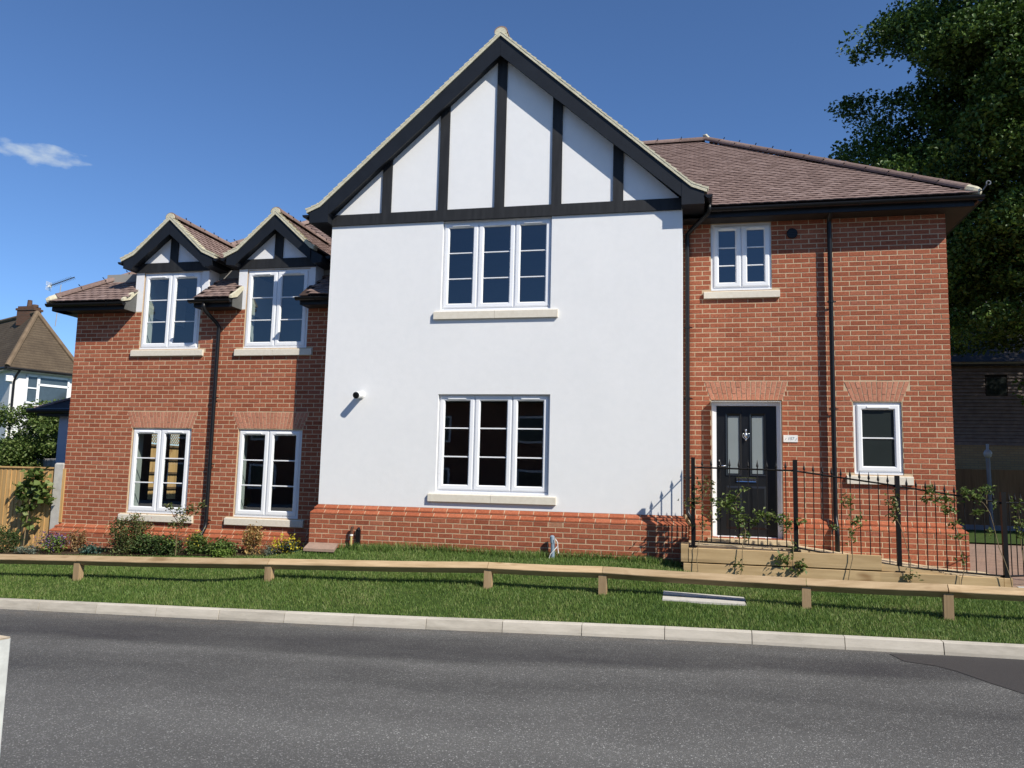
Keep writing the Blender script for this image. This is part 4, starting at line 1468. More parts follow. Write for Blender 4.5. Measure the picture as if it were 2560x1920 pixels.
cheek_spans = [(-13.562, -12.075), (-11.478, -10.010)]
for (xc, hl, hr), key, (c0, c1) in zip(DORM, ('lu1', 'lu2'), cheek_spans):
    wx0, wx1, wz0, wz1 = WIN[key]
    b = MB()
    b.box(c0, wx0 - 0.001, 0.002, 0.05, 3.325, 4.045)
    b.box(wx1 + 0.001, c1, 0.002, 0.05, 3.325, 4.045)
    b.box(c0, c1, 0.012, 0.05, wz1 + 0.001, 4.3)
    b.prism([(c0 + 0.05, 4.18), (c1 - 0.05, 4.18), (xc + 0.02, 4.84), (xc - 0.02, 4.84)], 0.0, 0.05)
    b.face([(c0 + 0.004, 0.05, 3.32), (c0 + 0.004, 1.5, 3.32), (c0 + 0.004, 1.5, 4.3), (c0 + 0.004, 0.05, 4.3)])
    b.face([(c1 - 0.004, 0.05, 3.32), (c1 - 0.004, 1.5, 3.32), (c1 - 0.004, 1.5, 4.3), (c1 - 0.004, 0.05, 4.3)])
    dm = b.build('dormer', WHITE_BOARD, house)
    b = MB()
    b.box(c0 - 0.01, c1 + 0.006, -0.030, 0.001, 4.046, 4.212)
    b.build('timber_beam', BLACK_TIMBER, dm)
    b = MB()
    b.box(xc - 0.078, xc + 0.078, -0.028, 0.001, 4.213, 4.80)
    b.build('timber_post', BLACK_TIMBER, dm)
    yf = -0.20
    for s, hw in ((-1, hl), (1, hr)):
        b = MB()
        k0 = min(0.69, hw - 0.03)
        z0_, z1_ = dorm_z(0) - 0.006, dorm_z(k0) - 0.006
        b.prism([(xc + s * 0.001, z0_), (xc + s * k0, z1_), (xc + s * k0, z1_ - 0.20), (xc + s * 0.001, z0_ - 0.262)], yf, yf + 0.026)
        b.build('bargeboard', BLACK_BOARD, dm)
        b = MB()
        b.prism([(xc + s * 0.002, z0_ - 0.20), (xc + s * k0, z1_ - 0.16), (xc + s * k0, z1_ - 0.148), (xc + s * 0.002, z0_ - 0.185)], yf + 0.027, 0.0)
        b.build('soffit', BLACK_BOARD, dm)
        b = MB()
        if hw > 0.9:
            b.prism([(xc + s * (k0 + 0.001), dorm_z(k0) - 0.007), (xc + s * 0.90, dorm_z(0.90) - 0.007), (xc + s * 0.90, 4.085), (xc + s * 0.735, 4.062), (xc + s * (k0 + 0.001), 4.11)], yf - 0.003, 1.1)
        else:
            b.prism([(xc + s * (k0 + 0.001), dorm_z(k0) - 0.007), (xc + s * 0.76, dorm_z(0.76) - 0.03), (xc + s * 0.90, 4.19), (xc + s * 0.90, 4.075), (xc + s * 0.735, 4.062), (xc + s * (k0 + 0.001), 4.11)], yf + 0.02, 1.1)
        b.build('eave_box', BLACK_BOARD, dm)
        b = MB()
        gxc, gzc = xc + s * 0.965, 4.205
        arc = [(gxc + 0.05 * math.cos(math.pi + math.pi * i / 10), gzc + 0.05 * math.sin(math.pi + math.pi * i / 10)) for i in range(11)]
        b.prism(arc, yf - 0.01 if hw > 0.9 else yf + 0.12, 1.0)
        b.build('gutter', BLACK_PLASTIC, dm)
    verge(dm, xc, dorm_z, 0.69, (hl, hr), yf, 0.10, 0.085)

# ---- rainwater pipes
def pipe(path, brackets, r=0.034):
    b = MB()
    b.tube(path, r, 12)
    p = b.build('downpipe', BLACK_PLASTIC, house, smooth=True)
    for (x, y, z) in brackets:
        b = MB()
        b.tube([(x, y, z - 0.018), (x, y, z + 0.018)], r + 0.006, 12)
        b.box(x - 0.055, x + 0.075, y + 0.012, y + 0.028, z - 0.008, z + 0.008)
        b.build('bracket', BLACK_PLASTIC, p)


lx = -11.770
pipe([(-11.90, -0.36, 3.38), (-11.90, -0.36, 3.30), (-11.89, -0.33, 3.24), (-11.80, -0.10, 3.07), (lx, -0.062, 3.0), (lx, -0.062, 2.9), (lx, -0.062, -0.38), (lx, -0.075, -0.47), (lx, -0.185, -0.60), (lx, -0.20, -0.68), (lx, -0.20, -0.95)], [(lx, -0.062, 1.75), (lx, -0.062, 0.60), (lx, -0.062, -0.36)])
rx = -3.708
pipe([(-3.385, -0.50, 4.66), (-3.385, -0.50, 4.56), (-3.40, -0.46, 4.52), (-3.66, -0.10, 4.37), (rx, -0.062, 4.32), (rx, -0.062, 4.2), (rx, -0.062, 0.12), (rx + 0.005, -0.065, 0.02), (rx + 0.06, -0.15, -0.07), (rx + 0.085, -0.19, -0.13), (rx + 0.085, -0.19, -0.36)], [(rx, -0.062, 2.85), (rx, -0.062, 1.75), (rx, -0.062, 0.55)])
qx = -1.625
pipe([(qx, -0.28, 4.57), (qx, -0.24, 4.50), (qx, -0.11, 4.46), (qx, -0.09, 4.40), (qx, -0.09, 0.08), (qx, -0.10, 0.0), (qx, -0.19, -0.12), (qx, -0.20, -0.2), (qx, -0.20, -0.6)], [(qx, -0.09, 3.2), (qx, -0.09, 1.6)])

# round extract vent
b = MB()
cx, cz = -2.147, 4.288
b.tube([(cx, 0.01, cz), (cx, -0.02, cz), (cx, -0.028, cz)], [0.080, 0.080, 0.070], 24)
for q in range(5):
    zz = cz - 0.05 + q * 0.025
    hw = math.sqrt(max(0.0, 0.066 ** 2 - (zz - cz) ** 2))
    b.box(cx - hw, cx + hw, -0.034, -0.026, zz - 0.006, zz + 0.004)
b.build('extract_vent', BLACK_PLASTIC, house)

# ---- small side porch on the far left of the house
b = MB()
pz = 1.525
b.box(-16.80, XL - 0.002, 1.45, 1.475, pz, pz + 0.12)
b.box(-16.80, -16.775, 1.476, 4.0, pz, pz + 0.12)
b.box(-16.774, XL - 0.002, 1.476, 4.0, pz + 0.001, pz + 0.012)
po = b.build('side_porch', BLACK_BOARD, house)
b = MB()
b.face([(-16.92, 1.36, pz + 0.115), (XL - 0.003, 1.36, pz + 0.115), (XL - 0.003, 2.66, pz + 0.80), (-15.6, 2.66, pz + 0.80)])
b.face([(-16.92, 1.36, pz + 0.115), (-15.6, 2.66, pz + 0.80), (-15.6, 4, pz + 0.80), (-16.92, 4, pz + 0.115)])
b.build('porch_roof', SLATE, po, fix=False)
ridge_run((-16.86, 1.42, pz + 0.155), (-15.6, 2.62, pz + 0.82), 0.05, 0.4, po, 'hip_tile', clips=False)
b = MB()
b.tube([(-16.98, 1.39, pz + 0.10), (XL - 0.01, 1.39, pz + 0.10)], 0.05, 8)
b.build('gutter', BLACK_PLASTIC, po)
b = MB()
b.box(-16.40, XL - 0.003, 1.62, 2.2, -1.3, pz + 0.0005)
b.build('porch_wall', SHADE_WALL, po)

# ================================================================== THINGS ON AND AROUND THE HOUSE
# security camera on the render
sc_ = thing('security_camera', 'white bullet security camera with black lens on the rendered wall', 'camera', (-8.80, YW, 1.68))
b = MB()
b.tube([(-8.806, YW + 0.005, 1.745), (-8.806, YW - 0.020, 1.745), (-8.806, YW - 0.030, 1.745)], [0.062, 0.062, 0.046], 24)
b.tube([(-8.806, YW - 0.02, 1.740), (-8.808, YW - 0.06, 1.745)], 0.022, 10)
b.build('mount', WHITE_PLASTIC, sc_)
b = MB()
b.tube([(-8.808, YW - 0.035, 1.748), (-8.808, YW - 0.045, 1.747), (-8.814, YW - 0.190, 1.722)], [0.045, 0.055, 0.055], 22)
b.build('body', WHITE_PLASTIC, sc_)
b = MB()
b.tube([(-8.814, YW - 0.1905, 1.722), (-8.8145, YW - 0.205, 1.7195), (-8.815, YW - 0.207, 1.719)], [0.0535, 0.052, 0.034], 22)
b.build('lens', BLACK_PLASTIC, sc_)

# number plaque beside the door
b = MB()
b.box(-2.317, -2.115, -0.014, 0.0, 1.110, 1.213)
pl = b.build('number_plaque', WHITE_PLASTIC)
tag(pl, 'small white house number plaque on the brickwork beside the black door', 'sign')


def text_mesh(name, s, size, mat, parent, loc, shear=0.0):
    cu = bpy.data.curves.new(name, 'FONT')
    cu.body = s
    cu.size = size
    cu.align_x = 'CENTER'
    cu.align_y = 'CENTER'
    cu.extrude = 0.0008
    cu.shear = shear
    tmp = bpy.data.objects.new('tmp', cu)
    COL.objects.link(tmp)
    dg = bpy.context.evaluated_depsgraph_get()
    me = bpy.data.meshes.new_from_object(tmp.evaluated_get(dg))
    bpy.data.objects.remove(tmp)
    me.materials.clear()
    me.materials.append(mat)
    return link(name, me, parent, Matrix.Translation(loc) @ Matrix.Rotation(math.pi / 2, 4, 'X'))


GREY_PRINT = simple('grey_print', (0.22, 0.24, 0.28), 0.6, 0.2)
text_mesh('numerals', '157', 0.062, GREY_PRINT, pl, (-2.212, -0.0155, 1.160), 0.15)
for xx, dxx in ((-2.300, 0.022), (-2.150, 0.020)):
    b = MB()
    b.hexa([(xx, -0.0155, 1.135), (xx + 0.006, -0.0155, 1.135), (xx + dxx + 0.006, -0.0155, 1.172), (xx + dxx, -0.0155, 1.172)], [(xx, -0.0142, 1.135), (xx + 0.006, -0.0142, 1.135), (xx + dxx + 0.006, -0.0142, 1.172), (xx + dxx, -0.0142, 1.172)])
    b.build('flourish', GREY_PRINT, pl)

# ---- raised entrance: cream landing and ramp held by timber sleepers
b = MB()
b.prism([(-3.69, -0.95), (-3.69, -0.372), (-2.25, -0.372), (-0.20, -0.622), (0.28, -0.645), (0.28, -0.95)], -1.055, -0.112)
structure(b.build('entrance_path', CREAM_PAVING), 'cream landing and ramp leading up to the front door')
b = MB()
b.box(-3.42, -2.27, -0.42, -0.111, -0.371, -0.322)
structure(b.build('door_step', CREAM_PAVING), 'cream stone step under the black door')
sl = thing('sleeper_wall', 'stepped low wall of pale timber sleepers in front of the ramp', 'sleeper wall', (-1.75, -1.11, -0.85))


def sleeper(x0, x1, y0, y1, z0, z1, s0=0.0, s1=0.0):
    b = MB()
    c = 0.006
    j = random.uniform(-0.004, 0.004)
    a = [(x0 + j, y0 + c + j, z0 + c), (x0 + j, y0 + j, z0 + 2 * c), (x0 + j, y0 + j, z1 + s0 - 2 * c), (x0 + j, y0 + c + j, z1 + s0 - c), (x0 + j, y1, z1 + s0 - c), (x0 + j, y1, z0 + c)]
    e = [(x1, q[1], q[2] + (s1 - s0 if q[2] > (z0 + z1) / 2 else 0)) for q in a]
    b.hexa(a, e)
    return b.build('sleeper', SLEEPER, sl)


sleeper(-3.683, -1.245, -1.160, -1.058, -0.600, -0.398)
sleeper(-3.752, -1.272, -1.163, -1.060, -0.802, -0.602)
sleeper(-1.268, -0.335, -1.157, -1.060, -0.802, -0.604)
sleeper(-0.331, 0.175, -1.160, -1.060, -0.812, -0.612)
sleeper(0.179, 0.278, -1.160, -1.060, -0.812, -0.612)
sleeper(-3.792, -3.689, -1.158, -0.70, -0.602, -0.352)
b = MB()      # wedge cut along the ramp
b.prism([(-1.243, -0.601), (-1.243, -0.505), (-0.30, -0.620), (-0.30, -0.601 - 0.02)], -1.128, -1.058)
b.build('ramp_board', SLEEPER, sl)

# ---- iron railing
rl = thing('railing', 'black iron railing with spear finials stepping down beside the ramp', 'railing', (-1.7, -1.1, -0.6))
RY_ = -1.10
POSTS = [(-3.628, RY_, -0.385, 0.826), (-2.287, RY_, -0.40, 0.818), (-1.018, RY_, -0.60, 0.633), (0.227, RY_, -0.625, 0.453), (1.16, RY_ + 0.756, -0.66, 0.44)]
for (x, y, z0, z1) in POSTS:
    b = MB()
    b.box(x - 0.027, x + 0.027, y - 0.027, y + 0.027, z0, z1)
    b.box(x - 0.055, x + 0.055, y - 0.050, y + 0.050, z0 - 0.004, z0 + 0.010)
    b.build('post', IRON, rl)
FIN = [(0.0065, 0.0), (0.0065, 0.015), (0.015, 0.022), (0.015, 0.030), (0.007, 0.036), (0.0075, 0.045), (0.017, 0.062), (0.013, 0.085), (0.006, 0.115), (0.0015, 0.150)]


def railing_section(p, q, ztop0, ztop1, zbot0, zbot1, n):
    P, Q = Vector((p[0], p[1], 0)), Vector((q[0], q[1], 0))
    for (za, zc, r) in ((ztop0, ztop1, 0.010), (zbot0, zbot1, 0.011)):
        b = MB()
        b.tube([(P.x, P.y, za), (Q.x, Q.y, zc)], r * 1.15, 4)
        b.build('rail', IRON, rl)
    for i in range(n):
        s = (i + 1) / (n + 1)
        X = P.lerp(Q, s)
        zt, zb = ztop0 + (ztop1 - ztop0) * s, zbot0 + (zbot1 - zbot0) * s
        b = MB()
        path = [(X.x, X.y, zb - 0.012)] + [(X.x, X.y, zt + h - 0.02) for _, h in FIN]
        b.tube(path, [0.0068] + [r for r, _ in FIN], 8)
        b.build('bar', IRON, rl, smooth=False)
    for (E_, zt) in ((P, ztop0), (Q, ztop1)):
        b = MB()
        s = 1 if E_ is P else -1
        dd = (Q - P).normalized() * s
        b.tube([(E_.x + dd.x * 0.025, E_.y + dd.y * 0.025, zt), (E_.x + dd.x * 0.055, E_.y + dd.y * 0.055, zt - 0.004)], [0.018, 0.012], 6)
        b.build('collar', IRON, rl)


railing_section(POSTS[0], POSTS[1], 0.690, 0.672, -0.318, -0.345, 10)
railing_section(POSTS[1], POSTS[2], 0.668, 0.500, -0.348, -0.535, 10)
railing_section(POSTS[2], POSTS[3], 0.498, 0.315, -0.540, -0.600, 10)
railing_section(POSTS[0], (-3.632, -0.585), 0.690, 0.690, -0.318, -0.318, 4)
railing_section(POSTS[3], POSTS[4], 0.318, 0.318, -0.600, -0.61, 9)

# ---- birdsmouth rail along the verge
RAILS = [(-15.55, -2.05, -0.96), (-12.45, -2.16, -0.872), (-9.315, -2.265, -0.768), (-6.215, -2.250, -0.677), (-4.727, -2.300, -0.659), (-2.345, -2.500, -0.664), (-0.892, -2.680, -0.636), (2.2, -2.95, -0.60)]
vr = thing('verge_rail', 'low timber diamond rail on short posts along the grass verge', 'rail fence', (-6.2, -2.25, -1.0))
H = 0.0715
for i, (x, y, z) in enumerate(RAILS):
    g = ground_z(x, y)
    d = Vector((RAILS[min(i + 1, len(RAILS) - 1)][0] - RAILS[max(i - 1, 0)][0], RAILS[min(i + 1, len(RAILS) - 1)][1] - RAILS[max(i - 1, 0)][1], 0)).normalized()
    nrm = Vector((-d.y, d.x, 0))
    b = MB()
    hw = 0.049
    top = z - 0.012
    prof = [(-hw, g - 0.15), (hw, g - 0.15), (hw, top), (0.0, z - H - 0.002), (-hw, top)]
    c = Vector((x, y, 0))
    a = [c - d * hw + nrm * u + Vector((0, 0, zz)) for u, zz in prof]
    e = [c + d * hw + nrm * u + Vector((0, 0, zz)) for u, zz in prof]
    b.hexa(a, e)
    b.build('post', POST_WOOD, vr)
for i, (A_, B_) in enumerate(zip(RAILS, RAILS[1:])):
    A_, B_ = Vector(A_), Vector(B_)
    d = (B_ - A_).normalized()
    nrm = Vector((-d.y, d.x, 0)).normalized()
    n_ = 12
    b = MB()
    rings = []
    tw = random.uniform(-0.03, 0.03)
    for k_ in range(n_ + 1):
        s = k_ / n_
        P = A_ + d * 0.004 + (B_ - A_ - d * 0.008) * s + Vector((0, 0, random.uniform(-0.001, 0.001) - 0.006 * math.sin(math.pi * s)))
        t = tw * s + random.uniform(-0.02, 0.02) * (k_ in (0, n_))
        rings.append([P + (nrm * math.cos(a) + Vector((0, 0, 1)) * math.sin(a)) * H for a in (t - 0.06, t + 0.06, math.pi / 2 + t - 0.06, math.pi / 2 + t + 0.06, math.pi + t - 0.06, math.pi + t + 0.06, 1.5 * math.pi + t - 0.06, 1.5 * math.pi + t + 0.06)])
    for k_ in range(n_):
        for q in range(8):
            b.face([rings[k_][q], rings[k_][(q + 1) % 8], rings[k_ + 1][(q + 1) % 8], rings[k_ + 1][q]])
    b.face(list(reversed(rings[0])))
    b.face(rings[-1])
    b.build('rail', RAIL_WOOD, vr, fix=False)

# ---- slab, pipe stubs, drain channel on the lawn
b = MB()
b.hexa([(-9.52, -0.70, -0.592), (-9.03, -0.70, -0.592), (-8.93, -1.06, -0.655), (-9.43, -1.07, -0.655)], [(-9.52, -0.70, -0.632), (-9.03, -0.70, -0.632), (-8.93, -1.06, -0.695), (-9.43, -1.07, -0.695)])
tag(b.build('paving_slab', SLAB_PINK), 'pinkish concrete slab lying against the brick plinth corner', 'slab')
gp = thing('gas_stub', 'capped brown and yellow gas pipe stub beside the brick plinth', 'pipe', (-8.79, YP - 0.06, -0.66))
b = MB()
b.tube([(-8.795, YP - 0.06, -0.70), (-8.795, YP - 0.06, -0.46)], 0.016, 10)
b.build('sleeve', YELLOW_PLASTIC, gp)
b = MB()
b.tube([(-8.795, YP - 0.06, -0.465), (-8.795, YP - 0.06, -0.44)], 0.026, 10)
b.build('collar', WHITE_PLASTIC, gp)
b = MB()
b.tube([(-8.795, YP - 0.06, -0.445), (-8.793, YP - 0.06, -0.36), (-8.785, YP - 0.06, -0.335), (-8.765, YP - 0.05, -0.33)], [0.021, 0.021, 0.020, 0.016], 10)
b.build('elbow', BROWN_METAL, gp)
b = MB()
b.box(-8.735, -8.665, YP - 0.035, YP - 0.002, -0.70, -0.37)
b.tube([(-8.70, YP - 0.02, -0.37), (-8.685, YP - 0.02, -0.335)], [0.03, 0.014], 8)
b.build('conduit', BLACK_PLASTIC, gp)
cd = thing('cable_duct', 'blue grey cable duct with white cables beside the brick plinth', 'pipe', (-5.63, YP - 0.08, -0.66))
b = MB()
b.tube([(-5.625, YP - 0.09, -0.72), (-5.628, YP - 0.09, -0.45), (-5.632, YP - 0.09, -0.44), (-5.64, YP - 0.09, -0.35), (-5.64, YP - 0.09, -0.335)], [0.030, 0.030, 0.033, 0.035, 0.018], 12)
b.build('duct', BLUE_PLASTIC, cd)
for path in ([(-5.63, YP - 0.11, -0.40), (-5.58, YP - 0.14, -0.385), (-5.55, YP - 0.14, -0.43), (-5.545, YP - 0.13, -0.52), (-5.535, YP - 0.13, -0.585)], [(-5.555, YP - 0.13, -0.49), (-5.60, YP - 0.15, -0.545), (-5.65, YP - 0.15, -0.60), (-5.67, YP - 0.14, -0.66)]):
    b = MB()
    b.tube(path, 0.006, 6)
    b.build('cable', WHITE_PLASTIC, cd)
dc = thing('drain_channel', 'pale concrete drain channel with dark slot sunk in the grass verge', 'drain', (-3.5, -2.34, -0.95))


def on_lawn(x, y, h):
    return (x, y, ground_z(x, y) + h)


for (y0, y1, h, mt_, nm) in ((-2.47, -2.345, 0.016, CONCRETE, 'edge'), (-2.345, -2.285, 0.002, BLACK_PLASTIC, 'slot'), (-2.285, -2.17, 0.018, CONCRETE, 'edge')):
    b = MB()
    c4 = [(-3.99 + 0.10 * (y0 < -2.5), y0 + 0.015), (-3.015, y0 - 0.01), (-3.03, y1 - 0.01), (-3.99, y1 + 0.015)]
    b.hexa([on_lawn(x, y, h) for x, y in c4], [on_lawn(x, y, -0.1) for x, y in c4])
    b.build(nm, mt_, dc)

# ---- white painted pier at the near left edge of the road
pier = thing('gate_pier', 'weathered white painted pier with cream top at the roadside', 'pier', (-6.55, -9.66, -1.3))
ang = math.radians(78)
c0 = Vector((-6.285, -9.80, 0))
ux, uy = Vector((math.cos(ang), math.sin(ang), 0)), Vector((-math.sin(ang), math.cos(ang), 0))


def pier_box(z0, z1, grow, mat, nm):
    b = MB()
    n_ = 9
    for fc in range(4):
        pass
    corners = [(-0.36 - grow, -grow), (grow, -grow), (grow, 0.36 + grow), (-0.36 - grow, 0.36 + grow)]
    rings = []
    for kk in range(n_):
        z = z0 + (z1 - z0) * kk / (n_ - 1)
        pts = []
        for (p, q) in zip(corners, corners[1:] + corners[:1]):
            for t in (0.02, 0.3, 0.6, 0.98):
                a_, b_ = p[0] + (q[0] - p[0]) * t, p[1] + (q[1] - p[1]) * t
                jj = random.uniform(-0.003, 0.003)
                w_ = c0 + ux * (a_ + jj) + uy * (b_ + jj)
                pts.append((w_.x, w_.y, z))
        rings.append(pts)
    m_ = len(rings[0])
    for kk in range(n_ - 1):
        for q in range(m_):
            b.face([rings[kk][q], rings[kk][(q + 1) % m_], rings[kk + 1][(q + 1) % m_], rings[kk + 1][q]])
    b.face(rings[-1])
    b.face(list(reversed(rings[0])))
    b.build(nm, mat, pier)


pier_box(-1.35, -0.206, -0.004, PAINT_WHITE, 'shaft')
pier_box(-0.2058, -0.201, -0.006, CAP_CREAM, 'cap')

# ---- fences
def board_fence(name, label, p, q, z0, z1, mat, bw=0.1, th=0.016, extra=None, group=None, zq=None):
    t = thing(name, label, 'fence', ((p[0] + q[0]) / 2, (p[1] + q[1]) / 2, z0), group)
    P, Q = Vector((*p, 0)), Vector((*q, 0))
    d = (Q - P).normalized()
    nm = Vector((d.y, -d.x, 0))
    L = (Q - P).length
    n = int(L / bw)
    me = None
    rot = Matrix((d, -nm, Vector((0, 0, 1)))).transposed().to_4x4()
    for i in range(n):
        if me is None:
            b = MB().hexa([(0, 0, 0), (bw + 0.012, -0.012, 0), (bw + 0.012, -0.012, z1 - z0), (0, 0, z1 - z0)], [(0, th * 0.6, 0), (bw + 0.012, th, 0), (bw + 0.012, th, z1 - z0), (0, th * 0.6, z1 - z0)])
            me = bpy.data.meshes.new('board')
            me.from_pydata(b.v, [], b.f)
            me.materials.append(mat)
        mw = rot.copy()
        pos = P + d * (i * bw) + nm * random.uniform(-0.002, 0.002)
        dz = (zq - z0) * (i / n) if zq is not None else 0
        mw.translation = (pos.x, pos.y, z0 + dz + random.uniform(-0.004, 0.004))
        link('board', me, t, mw)
    return t, d, nm


ft, d, nm = board_fence('garden_fence', 'new orange-brown closeboard fence beside the left house corner', (-19.6, 0.02), (-14.93, 0.02), -1.30, 0.455, FENCE_WOOD)
b = MB()
b.box(-19.6, -14.93, -0.012, 0.045, 0.452, 0.480)
b.build('capping', FENCE_WOOD, ft)
for px_, pw in ((-14.928, 0.175), (-16.85, 0.12)):
    b = MB()
    x0, x1 = px_, px_ + pw
    y0, y1 = (-0.030, 0.10) if pw > 0.15 else (0.06, 0.18)
    b.box(x0, x1, y0, y1, -1.3, 0.535)
    b.hexa([(x0, y0, 0.535), (x1, y0, 0.535), (x1, y1, 0.535), (x0, y1, 0.535)], [(x0 + 0.02, y0 + 0.02, 0.562), (x1 - 0.02, y0 + 0.02, 0.562), (x1 - 0.02, y1 - 0.02, 0.562), (x0 + 0.02, y1 - 0.02, 0.562)])
    b.build('concrete_post', CONCRETE, ft)
b = MB()
b.box(-14.752, -14.70, -0.028, 0.0 - 0.004, -0.50, 0.455)
b.build('batten', FENCE_WOOD, ft)
ft2, d, nm = board_fence('weathered_fence', 'grey weathered fence running back behind the new fence', (-26.5, 10.9), (-17.2, 3.0), -1.3, 0.70, GREY_FENCE, 0.14)
SFX = -18.6
ft3, d, nm = board_fence('side_fence', 'sunlit timber fence with trellis top seen through the left ground floor window', (SFX, 6.2), (SFX, 10.2), -1.4, 1.20, FENCE_WOOD, 0.13)
for zz in (1.17, 0.79, 0.40, -0.03):
    b = MB()
    b.box(SFX + 0.016, SFX + 0.06, 6.2, 10.2, zz - 0.035, zz + 0.02)
    b.build('arris_rail', BROWN_FENCE, ft3)
b = MB()
for kk in range(-6, 46):
    y0 = 6.2 + kk * 0.10
    for s in (0, 1):
        a = (y0, 1.23) if s == 0 else (y0 + 0.42, 1.23)
        c = (y0 + 0.42, 1.65) if s == 0 else (y0, 1.65)
        if min(a[0], c[0]) < 6.2 or max(a[0], c[0]) > 10.2:
            continue
        x_ = SFX + 0.012 * s
        b.hexa([(x_ + 0.01, a[0], a[1]), (x_ + 0.01, a[0] + 0.035, a[1]), (x_ + 0.01, c[0] + 0.035, c[1]), (x_ + 0.01, c[0], c[1])], [(x_, a[0], a[1]), (x_, a[0] + 0.035, a[1]), (x_, c[0] + 0.035, c[1]), (x_, c[0], c[1])])
b.box(SFX - 0.02, SFX + 0.03, 6.2, 10.2, 1.651, 1.70)
b.build('trellis', FENCE_WOOD, ft3)

# ---- right side: block paving, lawn strip, brown fence, lamp, brick building
b = MB()
b.face([(0.115, -1.0, -0.735), (9, -1.0, -0.735), (9, 7.6, -0.735), (0.115, 7.6, -0.735)])
b.face([(0.30, -1.15, -0.735), (9, -1.15, -0.735), (9, -1.0, -0.735), (0.30, -1.0, -0.735)])
b.face([(0.30, -1.15, -0.95), (9, -1.15, -0.95), (9, -1.15, -0.735), (0.30, -1.15, -0.735)])
structure(b.build('driveway', PAVING, fix=False), 'pinkish block paved drive beyond the iron railing')
b = MB()
b.box(0.32, 3.0, -1.21, -1.152, -0.9, -0.712)
structure(b.build('edging', simple('pale_edging', (0.62, 0.61, 0.58), 0.85, 0.2)), 'pale edging stones under the railing return')
b = MB()
b.face([(0.2, 7.6, -0.70), (16, 7.6, -0.70), (16, 13.1, -0.66), (0.2, 13.1, -0.66)])
structure(b.build('back_lawn', LAWN, fix=False))
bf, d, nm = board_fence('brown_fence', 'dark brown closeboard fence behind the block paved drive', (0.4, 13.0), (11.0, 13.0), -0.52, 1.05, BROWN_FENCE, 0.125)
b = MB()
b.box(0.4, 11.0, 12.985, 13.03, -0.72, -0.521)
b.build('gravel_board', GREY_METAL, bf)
lp = thing('lamp_post', 'slim grey post with round white lamp standing before the brown fence', 'lamp', (4.45, 12.5, -0.68))
b = MB()
b.tube([(4.455, 12.5, -0.68), (4.43, 12.5, 1.20), (4.42, 12.5, 1.38)], 0.055, 10)
b.build('post', GREY_METAL, lp)
b = MB()
b.tube([(4.415, 12.46, 1.36), (4.415, 12.46, 1.40), (4.415, 12.46, 1.50), (4.415, 12.46, 1.58), (4.415, 12.46, 1.60), (4.415, 12.46, 1.75)], [0.03, 0.09, 0.115, 0.07, 0.035, 0.04], 14)
b.build('lamp_head', simple('lamp_glass', (0.34, 0.36, 0.38), 0.4, 0.4), lp, smooth=True)
nb = thing('shaded_building', 'yellow brick and tile-hung building in tree shade behind the brown fence', 'building', (8.0, 15.0, -0.7))
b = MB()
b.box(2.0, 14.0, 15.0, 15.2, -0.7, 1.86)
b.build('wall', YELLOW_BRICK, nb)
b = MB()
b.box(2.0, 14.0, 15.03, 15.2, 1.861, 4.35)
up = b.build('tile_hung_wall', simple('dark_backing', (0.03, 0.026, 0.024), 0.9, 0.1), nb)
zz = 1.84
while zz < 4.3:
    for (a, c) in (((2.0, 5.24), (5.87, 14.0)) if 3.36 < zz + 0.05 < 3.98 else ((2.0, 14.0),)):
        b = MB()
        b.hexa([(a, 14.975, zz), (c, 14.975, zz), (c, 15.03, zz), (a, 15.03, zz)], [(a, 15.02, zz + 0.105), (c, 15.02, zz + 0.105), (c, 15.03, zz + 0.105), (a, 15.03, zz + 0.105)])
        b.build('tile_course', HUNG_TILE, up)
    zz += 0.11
b = MB()
b.box(5.26, 5.85, 14.99, 15.05, 3.38, 3.97)
wn = b.build('window', simple('dark_frame', (0.02, 0.02, 0.02), 0.5, 0.4), nb)
b = MB()
b.face([(5.30, 14.986, 3.42), (5.81, 14.986, 3.42), (5.81, 14.986, 3.93), (5.30, 14.986, 3.93)])
b.build('pane', DARK_FROST, wn, fix=False)
b = MB()
b.tube([(2.0, 14.9, 4.40), (14.0, 14.9, 4.40)], 0.055, 8)
b.build('gutter', simple('old_gutter', (0.30, 0.28, 0.25), 0.8, 0.2), nb)
b = MB()
b.face([(1.8, 14.8, 4.42), (14.2, 14.8, 4.42), (14.2, 18.5, 7.2), (1.8, 18.5, 7.2)])
b.box(1.8, 14.2, 14.86, 15.0, 4.30, 4.40)
b.build('roof', SLATE, nb, fix=False)

# ---- neighbouring house on the left
nh = thing('neighbour_house', 'white pebbledashed neighbouring house with weathered brown hipped roof', 'house', (-34, 19, -1.4))
A_ = Vector((-32.91, 16.79, 4.80))
dd = Vector((0.4293, 0.9031, 0))
nn = Vector((-0.9031, 0.4293, 0))
HWD = 1.64
AP = A_ + (dd + nn) * HWD + Vector((0, 0, 2.83))
NL = 7.0
Z = Vector((0, 0, 1))


def nface(b, *pts):
    b.face([A_ + dd * p[0] + nn * p[1] + Z * p[2] for p in pts])


